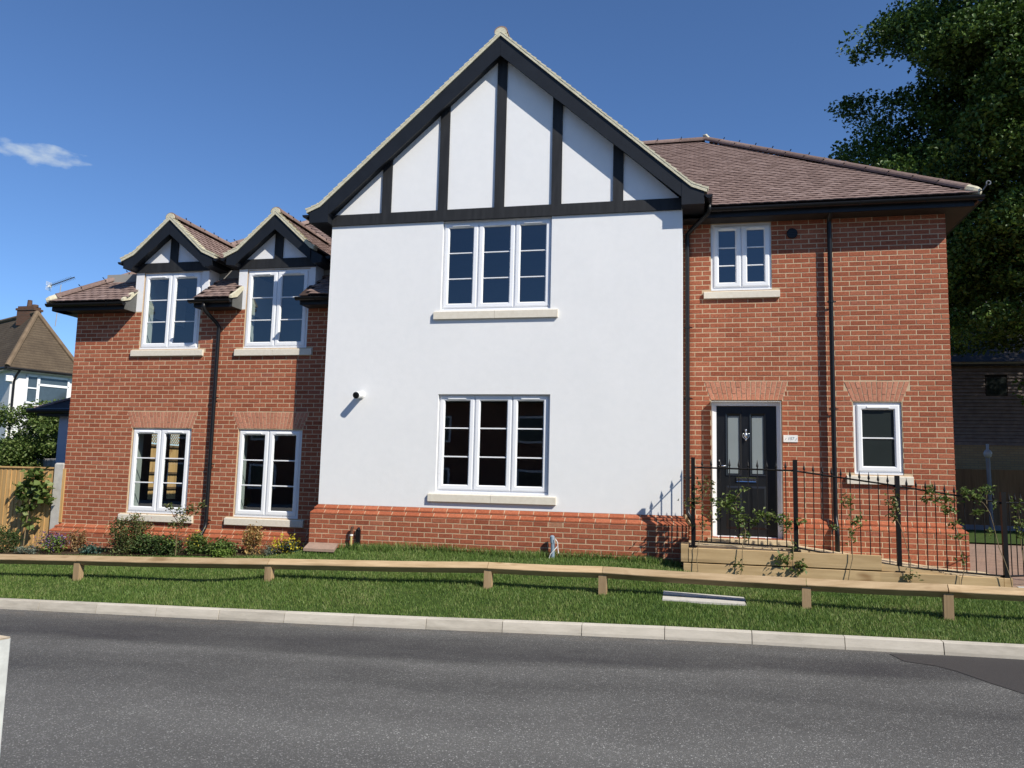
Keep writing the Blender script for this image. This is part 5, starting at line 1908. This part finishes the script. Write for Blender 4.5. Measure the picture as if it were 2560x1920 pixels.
b = MB()
i_ = 0.28
nface(b, (i_, i_, -6.2), (2 * HWD - i_, i_, -6.2), (2 * HWD - i_, i_, 0), (i_, i_, 0))
nface(b, (i_, i_, -6.2), (i_, NL, -6.2), (i_, NL, 0), (i_, i_, 0))
b.build('wall', OLD_WHITE, nh, fix=False)
b = MB()
nface(b, (0, 0, 0), (2 * HWD, 0, 0), (HWD, HWD, 2.83))
nface(b, (0, 0, 0), (0, NL, 0), (HWD, NL, 2.83), (HWD, HWD, 2.83))
nface(b, (2 * HWD, 0, 0), (2 * HWD, NL, 0), (HWD, NL, 2.83), (HWD, HWD, 2.83))
nr2 = b.build('roof', OLD_TILE, nh, fix=False)
b = MB()
b.tube([A_ + Z * 0.04, AP + Z * 0.05], 0.115, 8)
b.tube([A_ + dd * 2 * HWD + Z * 0.04, AP + Z * 0.05], 0.10, 8)
b.tube([AP + Z * 0.05, A_ + dd * HWD + nn * NL + Z * 2.88], 0.10, 8)
b.build('hip_tiles', simple('old_hip', (0.16, 0.115, 0.075), 0.9, 0.2, 0.2, 4), nr2)
b = MB()
nface(b, (0.0, 0.02, -0.13), (2 * HWD, 0.02, -0.13), (2 * HWD, 0.02, -0.02), (0, 0.02, -0.02))
nface(b, (0.02, 0, -0.13), (0.02, NL, -0.13), (0.02, NL, -0.02), (0.02, 0, -0.02))
nface(b, (0.0, 0.0, -0.13), (2 * HWD, 0.0, -0.13), (2 * HWD, i_, -0.13), (0, i_, -0.13))
nface(b, (0.0, 0.0, -0.13), (0, NL, -0.13), (i_, NL, -0.13), (i_, 0, -0.13))
b.build('soffit', WHITE_BOARD, nh, fix=False)
b = MB()
b.tube([A_ + dd * (-0.05) + nn * (-0.06) - Z * 0.05, A_ + dd * (2 * HWD) + nn * (-0.06) - Z * 0.05], 0.06, 8)
b.tube([A_ + dd * (-0.06) - Z * 0.05, A_ + dd * (-0.06) + nn * NL - Z * 0.05], 0.06, 8)
b.tube([A_ + dd * 0.5 - nn * 0.06 - Z * 0.1, A_ + dd * 0.42 + nn * 0.1 - Z * 0.35, A_ + dd * 0.40 + nn * 0.2 - Z * 0.6, A_ + dd * 0.40 + nn * 0.2 - Z * 5], 0.05, 8)
b.build('gutter', BLACK_PLASTIC, nh)
b = MB()


def nbox(b, u0, u1, v0, v1, z0, z1):
    b.hexa([A_ + dd * u + nn * v0 + Z * z for u, z in ((u0, z0), (u1, z0), (u1, z1), (u0, z1))], [A_ + dd * u + nn * v1 + Z * z for u, z in ((u0, z0), (u1, z0), (u1, z1), (u0, z1))])


for (u0, u1, z0, z1) in ((0.90, 2.75, -0.30, -0.22), (0.90, 2.75, -1.50, -1.42), (0.90, 0.98, -1.5, -0.22), (1.36, 1.48, -1.5, -0.22), (2.67, 2.75, -1.5, -0.22), (1.40, 2.75, -0.68, -0.58), (0.98, 1.36, -0.84, -0.78)):
    nbox(b, u0, u1, i_ - 0.06, i_ + 0.02, z0, z1)
nw = b.build('window', UPVC, nh)
for (u0, u1, z0, z1) in ((0.98, 1.36, -0.78, -0.30), (0.98, 1.36, -1.42, -0.84), (1.48, 2.67, -0.58, -0.30), (1.48, 2.67, -1.42, -0.68)):
    b = MB()
    nface(b, (u0, i_ - 0.02, z0), (u1, i_ - 0.02, z0), (u1, i_ - 0.02, z1), (u0, i_ - 0.02, z1))
    b.build('pane', simple('far_glass', (0.05, 0.07, 0.085), 0.05, 0.6), nw, fix=False)
b = MB()
b.hexa([A_ + dd * (0.05 + i_) + nn * (i_ - 0.01) + Z * z + nn * y for (y, z) in ((0, -0.62), (-0.12, -0.60), (-0.12, -0.40), (0, -0.28))], [A_ + dd * (-0.22 + i_) + nn * (i_ - 0.01) + Z * z + nn * y for (y, z) in ((0, -0.62), (-0.12, -0.60), (-0.12, -0.40), (0, -0.28))])
b.build('alarm_box', WHITE_PLASTIC, nh)
b = MB()
CH = AP + nn * 1.0
for (w_, z0, z1) in ((0.42, -0.5, 0.22), (0.48, 0.22, 0.32), (0.40, 0.32, 0.42)):
    b.box(CH.x - w_, CH.x + w_ * 1.15, CH.y - w_ * 0.6, CH.y + w_ * 0.6, CH.z + z0, CH.z + z1)
b.tube([(CH.x + 0.02, CH.y, CH.z + 0.40), (CH.x + 0.02, CH.y, CH.z + 0.75)], [0.12, 0.10], 10)
b.tube([(CH.x + 0.35, CH.y, CH.z + 0.40), (CH.x + 0.35, CH.y, CH.z + 0.52)], [0.14, 0.13], 10)
b.build('chimney', far_brick('old_brick', (0.12, 0.06, 0.04), (0.09, 0.05, 0.035), (0.10, 0.085, 0.07)), nr2)
ae = thing('tv_aerial', 'thin television aerial on a mast above the neighbouring roof', 'aerial', (AP.x + 0.55, AP.y + 0.6, AP.z - 0.4))
b = MB()
top = Vector((AP.x + 0.62, AP.y + 0.6, AP.z + 1.52))
b.tube([(AP.x + 0.50, AP.y + 0.6, AP.z - 0.5), top], 0.022, 6)
b.build('mast', simple('galvanised', (0.35, 0.36, 0.37), 0.5, 0.4), ae)
b = MB()
e0, e1 = top + Vector((-0.78, 0.1, -0.04)), top + Vector((0.72, 0.0, 0.34))
b.tube([e0, e1], 0.022, 6)
for kk in range(14):
    c = e0.lerp(e1, 0.12 + kk * 0.062)
    b.tube([c + Vector((-0.02, -0.16, 0.02)), c + Vector((0.02, 0.16, -0.02))], 0.008, 5)
b.build('boom', simple('dark_alloy', (0.08, 0.08, 0.085), 0.5, 0.4), ae)
b = MB()
for s in (-1, 1):
    for kk in range(4):
        b.tube([e0 + Vector((0.02, -0.2, s * (0.04 + kk * 0.05))), e0 + Vector((-0.03, 0.2, s * (0.04 + kk * 0.05)))], 0.011, 5)
b.box(e0.x - 0.03, e0.x + 0.14, e0.y - 0.05, e0.y + 0.05, e0.z - 0.05, e0.z + 0.05)
b.build('reflector', WHITE_PLASTIC, ae)

# ---- houses over the road: only ever seen mirrored in the panes
oh = thing('opposite_house', 'red brick house across the road mirrored darkly in the ground floor panes', 'house', (-6, -27, -1.3))
b = MB()
b.box(-75, 24, -31, -27, -1.6, 4.2)
b.build('wall', far_brick('opposite_brick', (0.17, 0.06, 0.04), (0.14, 0.05, 0.035), (0.25, 0.2, 0.15)), oh)
b = MB()
b.prismx([(-26.5, 4.15), (-31.5, 4.15), (-29, 7.2)], -75.4, 24.4)
b.build('roof', SLATE, oh)
for x0 in range(-52, 20, 5):
    for z0 in (-0.4, 2.2):
        b = MB()
        b.box(x0, x0 + 1.6, -27.0 + 0.001, -26.95, z0, z0 + 1.3)
        w_ = b.build('window', UPVC, oh)
        b = MB()
        b.face([(x0 + 0.1, -26.94, z0 + 0.1), (x0 + 1.5, -26.94, z0 + 0.1), (x0 + 1.5, -26.94, z0 + 1.2), (x0 + 0.1, -26.94, z0 + 1.2)])
        b.build('pane', DARK_FROST, w_, fix=False)
b = MB()
b.box(-90, 40, -26.9, -17, -1.9, -1.18)
structure(b.build('far_pavement', CONCRETE))

# ================================================================== PLANTS
def leaf_cloud(name, C, size, mat, parent, aspect=0.55, upbias=0.6, fold=0.18, dirs=None, kind=None):
    """one quad-folded leaf (two triangles) per centre"""
    C = np.asarray(C, dtype=float)
    n = len(C)
    nrm = RNG.normal(size=(n, 3))
    nrm[:, 2] = np.abs(nrm[:, 2]) * (0.4 + upbias) + upbias
    nrm /= np.linalg.norm(nrm, axis=1)[:, None]
    dv = RNG.normal(size=(n, 3)) if dirs is None else np.asarray(dirs) + RNG.normal(size=(n, 3)) * 0.35
    dv -= nrm * (dv * nrm).sum(1)[:, None]
    dv /= np.linalg.norm(dv, axis=1)[:, None] + 1e-9
    sd = np.cross(nrm, dv)
    s = (np.asarray(size) * RNG.uniform(0.65, 1.25, n))[:, None]
    base = C - dv * s * 0.5
    tip = C + dv * s * 0.5 - nrm * s * 0.10
    lf = C + sd * s * aspect * 0.5 + nrm * s * fold
    rt = C - sd * s * aspect * 0.5 + nrm * s * fold
    V = np.stack([base, lf, tip, rt], 1).reshape(-1, 3)
    i = np.arange(n) * 4
    loops = np.stack([i, i + 2, i + 1, i, i + 3, i + 2], 1).ravel()
    rnd = np.repeat(RNG.uniform(0.001, 0.999, n), 2)
    return np_mesh(name, V, loops, 3, mat, parent, rnd)


def shrub(name, label, base, rad, n, size, mat, cat='shrub', stems=7, stem_r=0.004, group=None, aspect=0.55, core=0.45, shoots=0.25, top_mat=None, top_n=0, top_size=0.03, lean=(0, 0)):
    x, y = base
    z = ground_z(x, y)
    t = thing(name, label, cat, (x, y, z), group)
    rx_, ry_, h = rad
    b = MB()
    pts, tips = [], []
    for k_ in range(stems):
        a = RNG.uniform(0, 2 * math.pi)
        rr = math.sqrt(RNG.uniform(0.02, 1))
        hz = h * RNG.uniform(0.55, 1.0) * (1 - 0.35 * rr * rr)
        tip = Vector((x + lean[0] + math.cos(a) * rx_ * rr, y + lean[1] + math.sin(a) * ry_ * rr, z + hz))
        b0 = Vector((x + RNG.uniform(-0.03, 0.03), y + RNG.uniform(-0.03, 0.03), z - 0.03))
        mid = b0.lerp(tip, 0.5) + Vector((RNG.normal() * 0.03, RNG.normal() * 0.03, 0.02))
        b.tube([b0, mid, tip], [stem_r * 1.6, stem_r, stem_r * 0.4], 5)
        tips.append(tip)
        for s in RNG.uniform(0.25, 1.05, max(1, int(n * shoots / stems))):
            p = (b0.lerp(mid, s * 2) if s < 0.5 else mid.lerp(tip, s * 2 - 1))
            pts.append(p + Vector(RNG.normal(size=3) * (size * 0.9)))
    b.build('stem', STEM, t)
    m_ = n - len(pts)
    while len(pts) < n:
        tp = tips[int(RNG.integers(len(tips)))]
        q = RNG.normal(size=3) * np.array([rx_, ry_, h]) * 0.20
        p = Vector((tp.x + q[0], tp.y + q[1], tp.z - abs(q[2]) * 1.8 + h * 0.06))
        if p.z < z + 0.01:
            p.z = z + RNG.uniform(0.01, 0.1)
        p = p.lerp(Vector((x, y, p.z)), RNG.uniform(0, core))
        pts.append(p)
    leaf_cloud('foliage', [tuple(p) for p in pts], size, mat, t, aspect)
    if top_mat:
        fp = []
        for _ in range(top_n):
            tp = tips[int(RNG.integers(len(tips)))]
            fp.append(tuple(tp + Vector(RNG.normal(size=3) * top_size * 1.5)))
        leaf_cloud('flower', fp, top_size, top_mat, t, 0.7)['kind'] = 'stuff'
    return t


# bed in front of the left wing
b = MB()
xs = np.linspace(-16.2, -9.75, 30)
for a, c in zip(xs, xs[1:]):
    f0, f1 = -0.70 - 0.10 * math.sin(a * 1.7) + 0.25 * max(0, a + 11.2), -0.70 - 0.10 * math.sin(c * 1.7) + 0.25 * max(0, c + 11.2)
    b.face([(a, min(f0, -0.3), ground_z(a, f0) + 0.012), (c, min(f1, -0.3), ground_z(c, f1) + 0.012), (c, -0.10, ground_z(c, -0.1) + 0.015), (a, -0.10, ground_z(a, -0.1) + 0.015)])
structure(b.build('flower_bed', SOIL, fix=False), 'dark soil flower bed below the left ground floor windows')

shrub('conifer', 'small dark green conifer at the edge of the picture by the fence', (-15.45, -0.42), (0.24, 0.22, 0.50), 1500, 0.045, DARK_LEAF, stems=14, aspect=0.3)
shrub('silver_plant', 'low silver grey plant below the climbing vine', (-14.90, -0.50), (0.20, 0.15, 0.16), 800, 0.035, SILVER_LEAF, stems=16, aspect=0.3)
shrub('purple_flower', 'purple flowering plant in front of the concrete fence post', (-14.42, -0.45), (0.30, 0.16, 0.36), 420, 0.055, LIME_LEAF, 'flower', stems=26, top_mat=PURPLE, top_n=620, top_size=0.028, core=0.2)
shrub('bronze_shrub', 'small bronze leaved shrub right of the purple flowers', (-13.98, -0.42), (0.19, 0.12, 0.44), 560, 0.042, BRONZE, stems=12)
shrub('blue_green_plant', 'low blue green plant in front of the brick plinth', (-13.55, -0.52), (0.22, 0.16, 0.15), 800, 0.042, BLUE_LEAF, stems=14, aspect=0.7)
shrub('rose_bush', 'large loose rose bush under the leftmost ground floor window', (-12.98, -0.48), (0.42, 0.26, 0.72), 3000, 0.042, OLIVE_LEAF, stems=20, top_mat=REDBUD, top_n=70, top_size=0.03, stem_r=0.005)
shrub('green_bush', 'rounded green bush right of the large rose bush', (-12.38, -0.52), (0.45, 0.26, 0.42), 2800, 0.042, DARK_LEAF, stems=18, top_mat=LIME_LEAF, top_n=150, top_size=0.035, stem_r=0.005)
shrub('yellow_flowered_bush', 'green bush with a yellow flower head beside the left downpipe', (-11.62, -0.50), (0.22, 0.18, 0.40), 1500, 0.042, GREEN_LEAF, stems=12, top_mat=YELLOW, top_n=60, top_size=0.04)
shrub('leafy_plant', 'bright green leafy plant right of the left downpipe', (-11.18, -0.50), (0.34, 0.20, 0.26), 1400, 0.055, GREEN_LEAF, stems=14, aspect=0.6)
shrub('lime_plant', 'low lime green plant at the front of the bed', (-11.02, -0.68), (0.26, 0.12, 0.13), 800, 0.045, LIME_LEAF, stems=10)
shrub('golden_shrub', 'upright golden orange shrub below the second ground floor window', (-10.60, -0.48), (0.20, 0.13, 0.52), 1000, 0.045, GOLD, stems=16, core=0.3)
shrub('russet_plant', 'small russet plant between the golden and yellow shrubs', (-10.34, -0.45), (0.10, 0.08, 0.20), 130, 0.045, BRONZE, stems=6)
shrub('silver_tuft', 'small silver tuft right of the golden shrub', (-10.24, -0.60), (0.13, 0.10, 0.15), 420, 0.032, SILVER_LEAF, stems=8, aspect=0.3)
shrub('yellow_shrub', 'bright yellow leaved shrub near the white block corner', (-9.96, -0.58), (0.20, 0.12, 0.22), 520, 0.038, BLUE_LEAF, stems=12, top_mat=YELLOW, top_n=270, top_size=0.042)

# standard rose with a bare stem
def climber(name, label, base, paths, clusters, mat, size, cat='climbing plant', stem_r=0.006, aspect=0.55, group=None, flower=None):
    t = thing(name, label, cat, base, group)
    b = MB()
    for p in paths:
        pts = [Vector(q) for q in p]
        fine = []
        for a, c in zip(pts, pts[1:]):
            for s in (0, 0.5):
                fine.append(a.lerp(c, s) + Vector((RNG.normal() * 0.008, RNG.normal() * 0.008, 0)))
        fine.append(pts[-1])
        b.tube(fine, [stem_r * (1 - 0.6 * i / len(fine)) for i in range(len(fine))], 6)
    b.build('stem', STEM, t)
    L = []
    for (c, rx_, rz_, n) in clusters:
        n = int(n * 1.1)
        g = RNG.normal(size=(n, 3)) * np.array([rx_, rx_ * 0.55, rz_]) * 0.55
        L += [tuple(np.array(c) + q) for q in g]
    leaf_cloud('foliage', L, size, mat, t, aspect)
    if flower:
        leaf_cloud('flower', [flower[0]] * 14 + RNG.normal(size=(14, 3)) * 0.015, 0.04, flower[1], t, 0.7)['kind'] = 'stuff'
    return t


ys_ = -0.62
zs_ = ground_z(-11.93, ys_)
climber('standard_rose', 'tall thin rose with bare pale stem below the left window sill', (-11.93, ys_, zs_), [[(-11.93, ys_, zs_ - 0.03), (-11.92, ys_, -0.60), (-11.83, ys_ - 0.02, -0.38), (-11.70, ys_, -0.17), (-11.52, ys_, -0.08)], [(-11.86, ys_, -0.45), (-11.98, ys_, -0.30), (-12.15, ys_, -0.13)], [(-11.92, ys_, -0.62), (-11.72, ys_, -0.53)]],
        [((-12.12, ys_, -0.12), 0.10, 0.05, 36), ((-11.90, ys_, -0.20), 0.12, 0.08, 44), ((-11.68, ys_, -0.16), 0.12, 0.09, 60), ((-11.52, ys_, -0.06), 0.07, 0.07, 34), ((-11.85, ys_, -0.36), 0.12, 0.08, 60), ((-12.0, ys_, -0.42), 0.10, 0.06, 40)], OLIVE_LEAF, 0.055, 'rose', 0.007, 0.6, None, ((-11.97, ys_ - 0.03, -0.28), REDBUD))
# vine on a stake against the fence
yv = -0.16
zv = ground_z(-15.3, yv)
climber('fence_vine', 'broad-leaved vine on a stake against the new fence', (-15.30, yv, zv), [[(-15.32, yv, zv - 0.02), (-15.29, yv, -0.40), (-15.26, yv, 0.05), (-15.24, yv, 0.40)], [(-15.28, yv, -0.1), (-15.50, yv, 0.06)], [(-15.26, yv, 0.0), (-15.05, yv, -0.05)]],
        [((-15.22, yv, 0.33), 0.22, 0.10, 44), ((-15.40, yv, 0.12), 0.22, 0.10, 40), ((-15.12, yv, 0.16), 0.20, 0.12, 40), ((-15.48, yv, -0.02), 0.12, 0.08, 20), ((-15.02, yv, -0.05), 0.16, 0.12, 34), ((-15.30, yv, -0.06), 0.18, 0.08, 26), ((-15.36, yv, -0.26), 0.15, 0.08, 26), ((-15.2, yv, -0.46), 0.14, 0.05, 8), ((-15.25, yv, -0.56), 0.10, 0.05, 6)], GREEN_LEAF, 0.135, 'vine', 0.012, 0.85)

CG = 'climbers trained up the iron railing'
Y_ = -1.22


def P(x, z, y=Y_):
    return (x, y, z)


climber('climber', 'slender climber at the left end railing post', P(-3.57, -0.80), [[P(-3.57, -0.84), P(-3.575, -0.55), P(-3.575, -0.35), P(-3.49, -0.16, -1.15), P(-3.49, 0.20, -1.13), P(-3.49, 0.52, -1.13)], [P(-3.49, 0.20, -1.13), P(-3.70, 0.24, -1.16)], [P(-3.49, 0.3, -1.13), P(-3.36, 0.48, -1.15)]],
        [(P(-3.50, 0.42, -1.15), 0.13, 0.12, 60), (P(-3.62, 0.22, -1.16), 0.12, 0.08, 46), (P(-3.45, 0.06, -1.15), 0.14, 0.14, 42), (P(-3.50, -0.10, -1.15), 0.13, 0.06, 16), (P(-3.38, 0.48, -1.15), 0.06, 0.05, 16)], OLIVE_LEAF, 0.052, group=CG)
climber('climber', 'fullest climber, arching over the left half of the black door', P(-3.01, -0.80), [[P(-3.02, -0.84), P(-2.965, -0.33), P(-2.95, -0.15, -1.15), P(-3.0, 0.0, -1.14), P(-3.15, 0.13, -1.14), P(-3.28, 0.22, -1.14)], [P(-3.05, 0.06, -1.14), P(-3.08, 0.28, -1.15), P(-2.95, 0.42, -1.15)]],
        [(P(-3.22, 0.18, -1.15), 0.15, 0.10, 80), (P(-3.06, 0.10, -1.15), 0.13, 0.10, 64), (P(-3.09, 0.30, -1.15), 0.10, 0.07, 36), (P(-2.97, 0.41, -1.15), 0.06, 0.04, 14), (P(-3.0, -0.04, -1.15), 0.10, 0.09, 44), (P(-2.95, -0.20, -1.15), 0.07, 0.08, 20), (P(-3.36, 0.25, -1.15), 0.06, 0.04, 12), (P(-3.03, -0.62), 0.06, 0.10, 14)], GREEN_LEAF, 0.065, group=CG)
climber('climber', 'climber arching left over the right half of the black door', P(-2.37, -0.80), [[P(-2.38, -0.84), P(-2.335, -0.40), P(-2.36, -0.15, -1.15), P(-2.45, 0.0, -1.14), P(-2.65, 0.10, -1.14), P(-2.85, -0.02, -1.14)], [P(-2.36, -0.6), P(-2.25, -0.52)], [P(-2.4, -0.02, -1.14), P(-2.20, 0.0, -1.15)]],
        [(P(-2.70, 0.08, -1.15), 0.13, 0.07, 56), (P(-2.50, 0.02, -1.15), 0.12, 0.08, 52), (P(-2.82, -0.03, -1.15), 0.08, 0.06, 26), (P(-2.40, -0.07, -1.15), 0.08, 0.07, 30), (P(-2.22, 0.0, -1.15), 0.07, 0.05, 16), (P(-2.46, -0.50), 0.12, 0.10, 40), (P(-2.26, -0.58), 0.10, 0.10, 40), (P(-2.33, -0.32, -1.16), 0.05, 0.06, 10)], GREEN_LEAF, 0.065, group=CG)
climber('climber', 'thin climber just left of the right downpipe foot', P(-1.67, -0.80), [[P(-1.68, -0.84), P(-1.62, -0.45), P(-1.60, -0.1, -1.15), P(-1.62, 0.2, -1.14), P(-1.66, 0.36, -1.14)], [P(-1.6, -0.08, -1.14), P(-1.84, -0.06, -1.15)]],
        [(P(-1.65, 0.30, -1.15), 0.08, 0.10, 36), (P(-1.54, 0.04, -1.15), 0.08, 0.09, 36), (P(-1.60, -0.16, -1.15), 0.05, 0.10, 20), (P(-1.82, -0.06, -1.15), 0.07, 0.03, 14)], GREEN_LEAF, 0.060, group=CG)
climber('climber', 'reddish climber beside the third railing post', P(-0.93, -0.80), [[P(-0.93, -0.84), P(-0.91, -0.45), P(-1.02, 0.0, -1.15), P(-1.10, 0.2, -1.15), P(-1.12, 0.36, -1.15)]],
        [(P(-1.09, 0.28, -1.16), 0.08, 0.13, 52), (P(-1.09, 0.12, -1.16), 0.07, 0.09, 30), (P(-0.93, -0.63), 0.10, 0.06, 22)], OLIVE_LEAF, 0.058, group=CG)
climber('climber', 'climber in front of the right corner of the brickwork', P(-0.34, -0.80), [[P(-0.35, -0.84), P(-0.29, -0.5), P(-0.32, -0.1, -1.15), P(-0.38, 0.17, -1.15), P(-0.55, 0.33, -1.15), P(-0.64, 0.54, -1.15)], [P(-0.5, 0.3, -1.15), P(-0.74, 0.34, -1.15)]],
        [(P(-0.50, 0.34, -1.15), 0.14, 0.08, 56), (P(-0.64, 0.45, -1.15), 0.08, 0.08, 30), (P(-0.42, 0.20, -1.15), 0.10, 0.07, 40), (P(-0.34, 0.03, -1.15), 0.10, 0.05, 24), (P(-0.33, -0.13, -1.15), 0.08, 0.05, 22), (P(-0.72, 0.33, -1.15), 0.06, 0.04, 12), (P(-0.30, -0.42), 0.06, 0.06, 8)], GREEN_LEAF, 0.062, group=CG)
climber('climber', 'leaning climber with long bare stem against the corner post', P(0.24, -0.80), [[P(0.25, -0.84), P(0.18, -0.38), P(0.12, -0.11, -1.16), P(0.05, 0.18, -1.15), P(-0.01, 0.31, -1.15), P(-0.22, 0.44, -1.15)], [P(0.0, 0.3, -1.15), P(0.04, 0.48, -1.15)]],
        [(P(-0.20, 0.43, -1.15), 0.12, 0.07, 56), (P(-0.08, 0.38, -1.15), 0.08, 0.06, 30), (P(0.04, 0.48, -1.15), 0.09, 0.05, 36), (P(-0.09, 0.18, -1.15), 0.09, 0.05, 24), (P(0.04, -0.06, -1.15), 0.05, 0.08, 18), (P(0.11, 0.28, -1.15), 0.04, 0.05, 8)], GREEN_LEAF, 0.060, group=CG)
climber('climber', 'climber on the railing return at the far right', P(0.52, -0.76, -0.95), [[P(0.52, -0.76, -0.95), P(0.47, -0.2, -0.95), P(0.46, 0.1, -0.95), P(0.42, 0.32, -0.95)]],
        [(P(0.42, 0.28, -0.97), 0.07, 0.09, 30), (P(0.45, 0.04, -0.97), 0.08, 0.09, 40), (P(0.47, -0.08, -0.97), 0.07, 0.06, 24)], GREEN_LEAF, 0.058, group=CG)

# ---- bush in front of the neighbour, and the big oak on the right
def tree(name, label, base, crown_c, crown_r, n_clump, per, leaf, clump_r, mat, limbs=9, trunk_r=0.3, cat='tree', shell=0.55, keep=None, per_lump=13):
    t = thing(name, label, cat, base)
    base, cc, cr = Vector(base), np.array(crown_c, float), np.array(crown_r, float)
    cl = []
    lumps = []
    while len(cl) < n_clump:
        if len(cl) % per_lump == 0 or not lumps:
            for _ in range(200):
                q = RNG.normal(size=3)
                q /= np.linalg.norm(q)
                p = cc + q * cr * RNG.uniform(shell, 1.0) ** 0.6
                if not keep or keep(p):
                    break
            lumps.append(p)
        q = RNG.normal(size=3)
        q[2] = abs(q[2]) * 0.9 - 0.35
        q /= np.linalg.norm(q)
        p = lumps[-1] + q * clump_r * np.array([2.1, 2.1, 1.35]) * RNG.uniform(0.35, 1.0)
        if keep and not keep(p):
            if RNG.uniform() < 0.05:
                lumps.pop()
            continue
        cl.append(p)
    b = MB()
    fork = base.lerp(Vector(cc), 0.45)
    b.tube([base - Vector((0, 0, 0.3)), base.lerp(fork, 0.5) + Vector((0.08, 0, 0)), fork, Vector(cc)], [trunk_r * 1.25, trunk_r, trunk_r * 0.8, trunk_r * 0.35], 10)
    b.build('trunk', BARK, t)
    b = MB()
    for k_ in range(limbs):
        tgt = Vector(cl[int(RNG.integers(len(cl)))])
        st = base.lerp(Vector(cc), RNG.uniform(0.4, 0.95))
        mid = st.lerp(tgt, 0.5) + Vector(RNG.normal(size=3) * 0.3)
        b.tube([st, mid, tgt], [trunk_r * 0.28, trunk_r * 0.15, trunk_r * 0.04], 6)
    b.build('branch', BARK, t)
    cl = np.array(cl)
    sz = RNG.uniform(0.6, 1.25, n_clump)
    cen = np.repeat(cl, per, 0)
    off = RNG.normal(size=(n_clump * per, 3))
    off /= np.linalg.norm(off, axis=1)[:, None]
    off *= (RNG.uniform(0.1, 1, n_clump * per) ** 0.5)[:, None] * np.repeat(sz, per)[:, None] * np.array([clump_r, clump_r, clump_r * 0.72])
    pts = cen + off
    leaf_cloud('crown', pts, leaf, mat, t, 0.62, upbias=0.45)
    return t


tree('elder_bush', 'dense green elder bush in front of the neighbouring house', (-20.9, 6.6, -1.3), (-21.2, 6.6, 0.75), (2.3, 1.2, 1.6), 560, 80, 0.085, 0.30, GREEN_LEAF, 14, 0.07, 'bush', 0.35)
tree('oak_tree', 'tall dark oak towering behind the right end of the house', (8.8, 11.5, -0.7), (6.5, 10.0, 9.3), (6.0, 4.0, 6.8), 3000, 108, 0.125, 0.55, OAK, 60, 0.42, 'tree', 0.35, keep=lambda p: p[2] > 2.9 + 0.25 * max(0, 5 - p[0]) and not (p[1] < 7.6 and p[0] < 0.4 and p[2] < 8))

# ================================================================== GRASS
def grass(name, label, n, xr, yfun, dens, h, w, mat):
    x = RNG.uniform(xr[0], xr[1], n)
    u = RNG.uniform(0, 1, n)
    lo = np.array([yfun(a)[0] for a in x])
    hi = np.array([yfun(a)[1] for a in x])
    y = lo + (hi - lo) * u
    # thinner, shorter where worn
    patch = 0.5 + 0.5 * np.sin(x * 1.7 + 1.3 * np.sin(y * 2.1)) * np.sin(y * 3.3 + 0.7 * x)
    keep = RNG.uniform(0, 1, n) < 0.65 + 0.35 * patch
    ok = keep & dens(x, y)
    x, y, patch = x[ok], y[ok], patch[ok]
    n = len(x)
    z = np.array([ground_z(a, c) for a, c in zip(x, y)]) - 0.004
    hh = h * RNG.uniform(0.45, 1.25, n) * (0.7 + 0.5 * patch)
    ang = RNG.uniform(0, 2 * math.pi, n)
    lean = RNG.uniform(0.15, 0.75, n) * hh
    la = RNG.uniform(0, 2 * math.pi, n)
    ww = w * RNG.uniform(0.7, 1.3, n)
    bx_, by_ = np.cos(ang) * ww * 0.5, np.sin(ang) * ww * 0.5
    V = np.empty((n, 5, 3))
    V[:, 0] = np.stack([x - bx_, y - by_, z], 1)
    V[:, 1] = np.stack([x + bx_, y + by_, z], 1)
    mx_, my_ = x + np.cos(la) * lean * 0.35, y + np.sin(la) * lean * 0.35
    V[:, 2] = np.stack([mx_ + bx_ * 0.8, my_ + by_ * 0.8, z + hh * 0.6], 1)
    V[:, 3] = np.stack([mx_ - bx_ * 0.8, my_ - by_ * 0.8, z + hh * 0.6], 1)
    V[:, 4] = np.stack([x + np.cos(la) * lean, y + np.sin(la) * lean, z + hh], 1)
    i = np.arange(n) * 5
    loops = np.stack([i, i + 1, i + 2, i, i + 2, i + 3, i + 3, i + 2, i + 4], 1).ravel()
    rnd = np.repeat(RNG.uniform(0.001, 0.999, n), 3)
    g = np_mesh(name, V.reshape(-1, 3), loops, 3, mat, None, rnd)
    tag(g, label, 'grass', None, 'stuff')
    return g


def front(x):
    hl = interp(HOUSE_LINE, x, 1)
    return kerb_y(x) + 0.115, hl - 0.01


def clear(x, y):
    bed = (x > -16.2) & (x < -9.9) & (y > -0.74 + 0.25 * np.clip(x + 11.2, 0, 2))
    slab = (x > -9.52) & (x < -8.93) & (y > -1.07) & (x > -9.53 + 0.0)
    drain = (x > -4.0) & (x < -3.0) & (y > -2.56) & (y < -2.12)
    wing = (x < -9.55) & (y > -0.12)
    return ~(bed | slab | drain | wing)


grass('grass', 'mown green grass of the verge between kerb and house', 290000, (-17.5, 3.2), front, clear, 0.047, 0.0060, GRASS)
grass('tall_grass', 'longer uncut grass tufts along the brick plinth', 9000, (-9.0, -3.8), lambda x: (YP - 0.22, YP - 0.01), lambda x, y: (y > YP - 0.08 - 0.14 * np.clip(np.sin(x * 2.9 + 0.6), 0, 1)), 0.12, 0.0065, GRASS)
grass('back_grass', 'sunlit strip of grass behind the block paved drive', 16000, (2.0, 7.5), lambda x: (7.65, 12.9), lambda x, y: y > 0, 0.09, 0.014, GRASS)
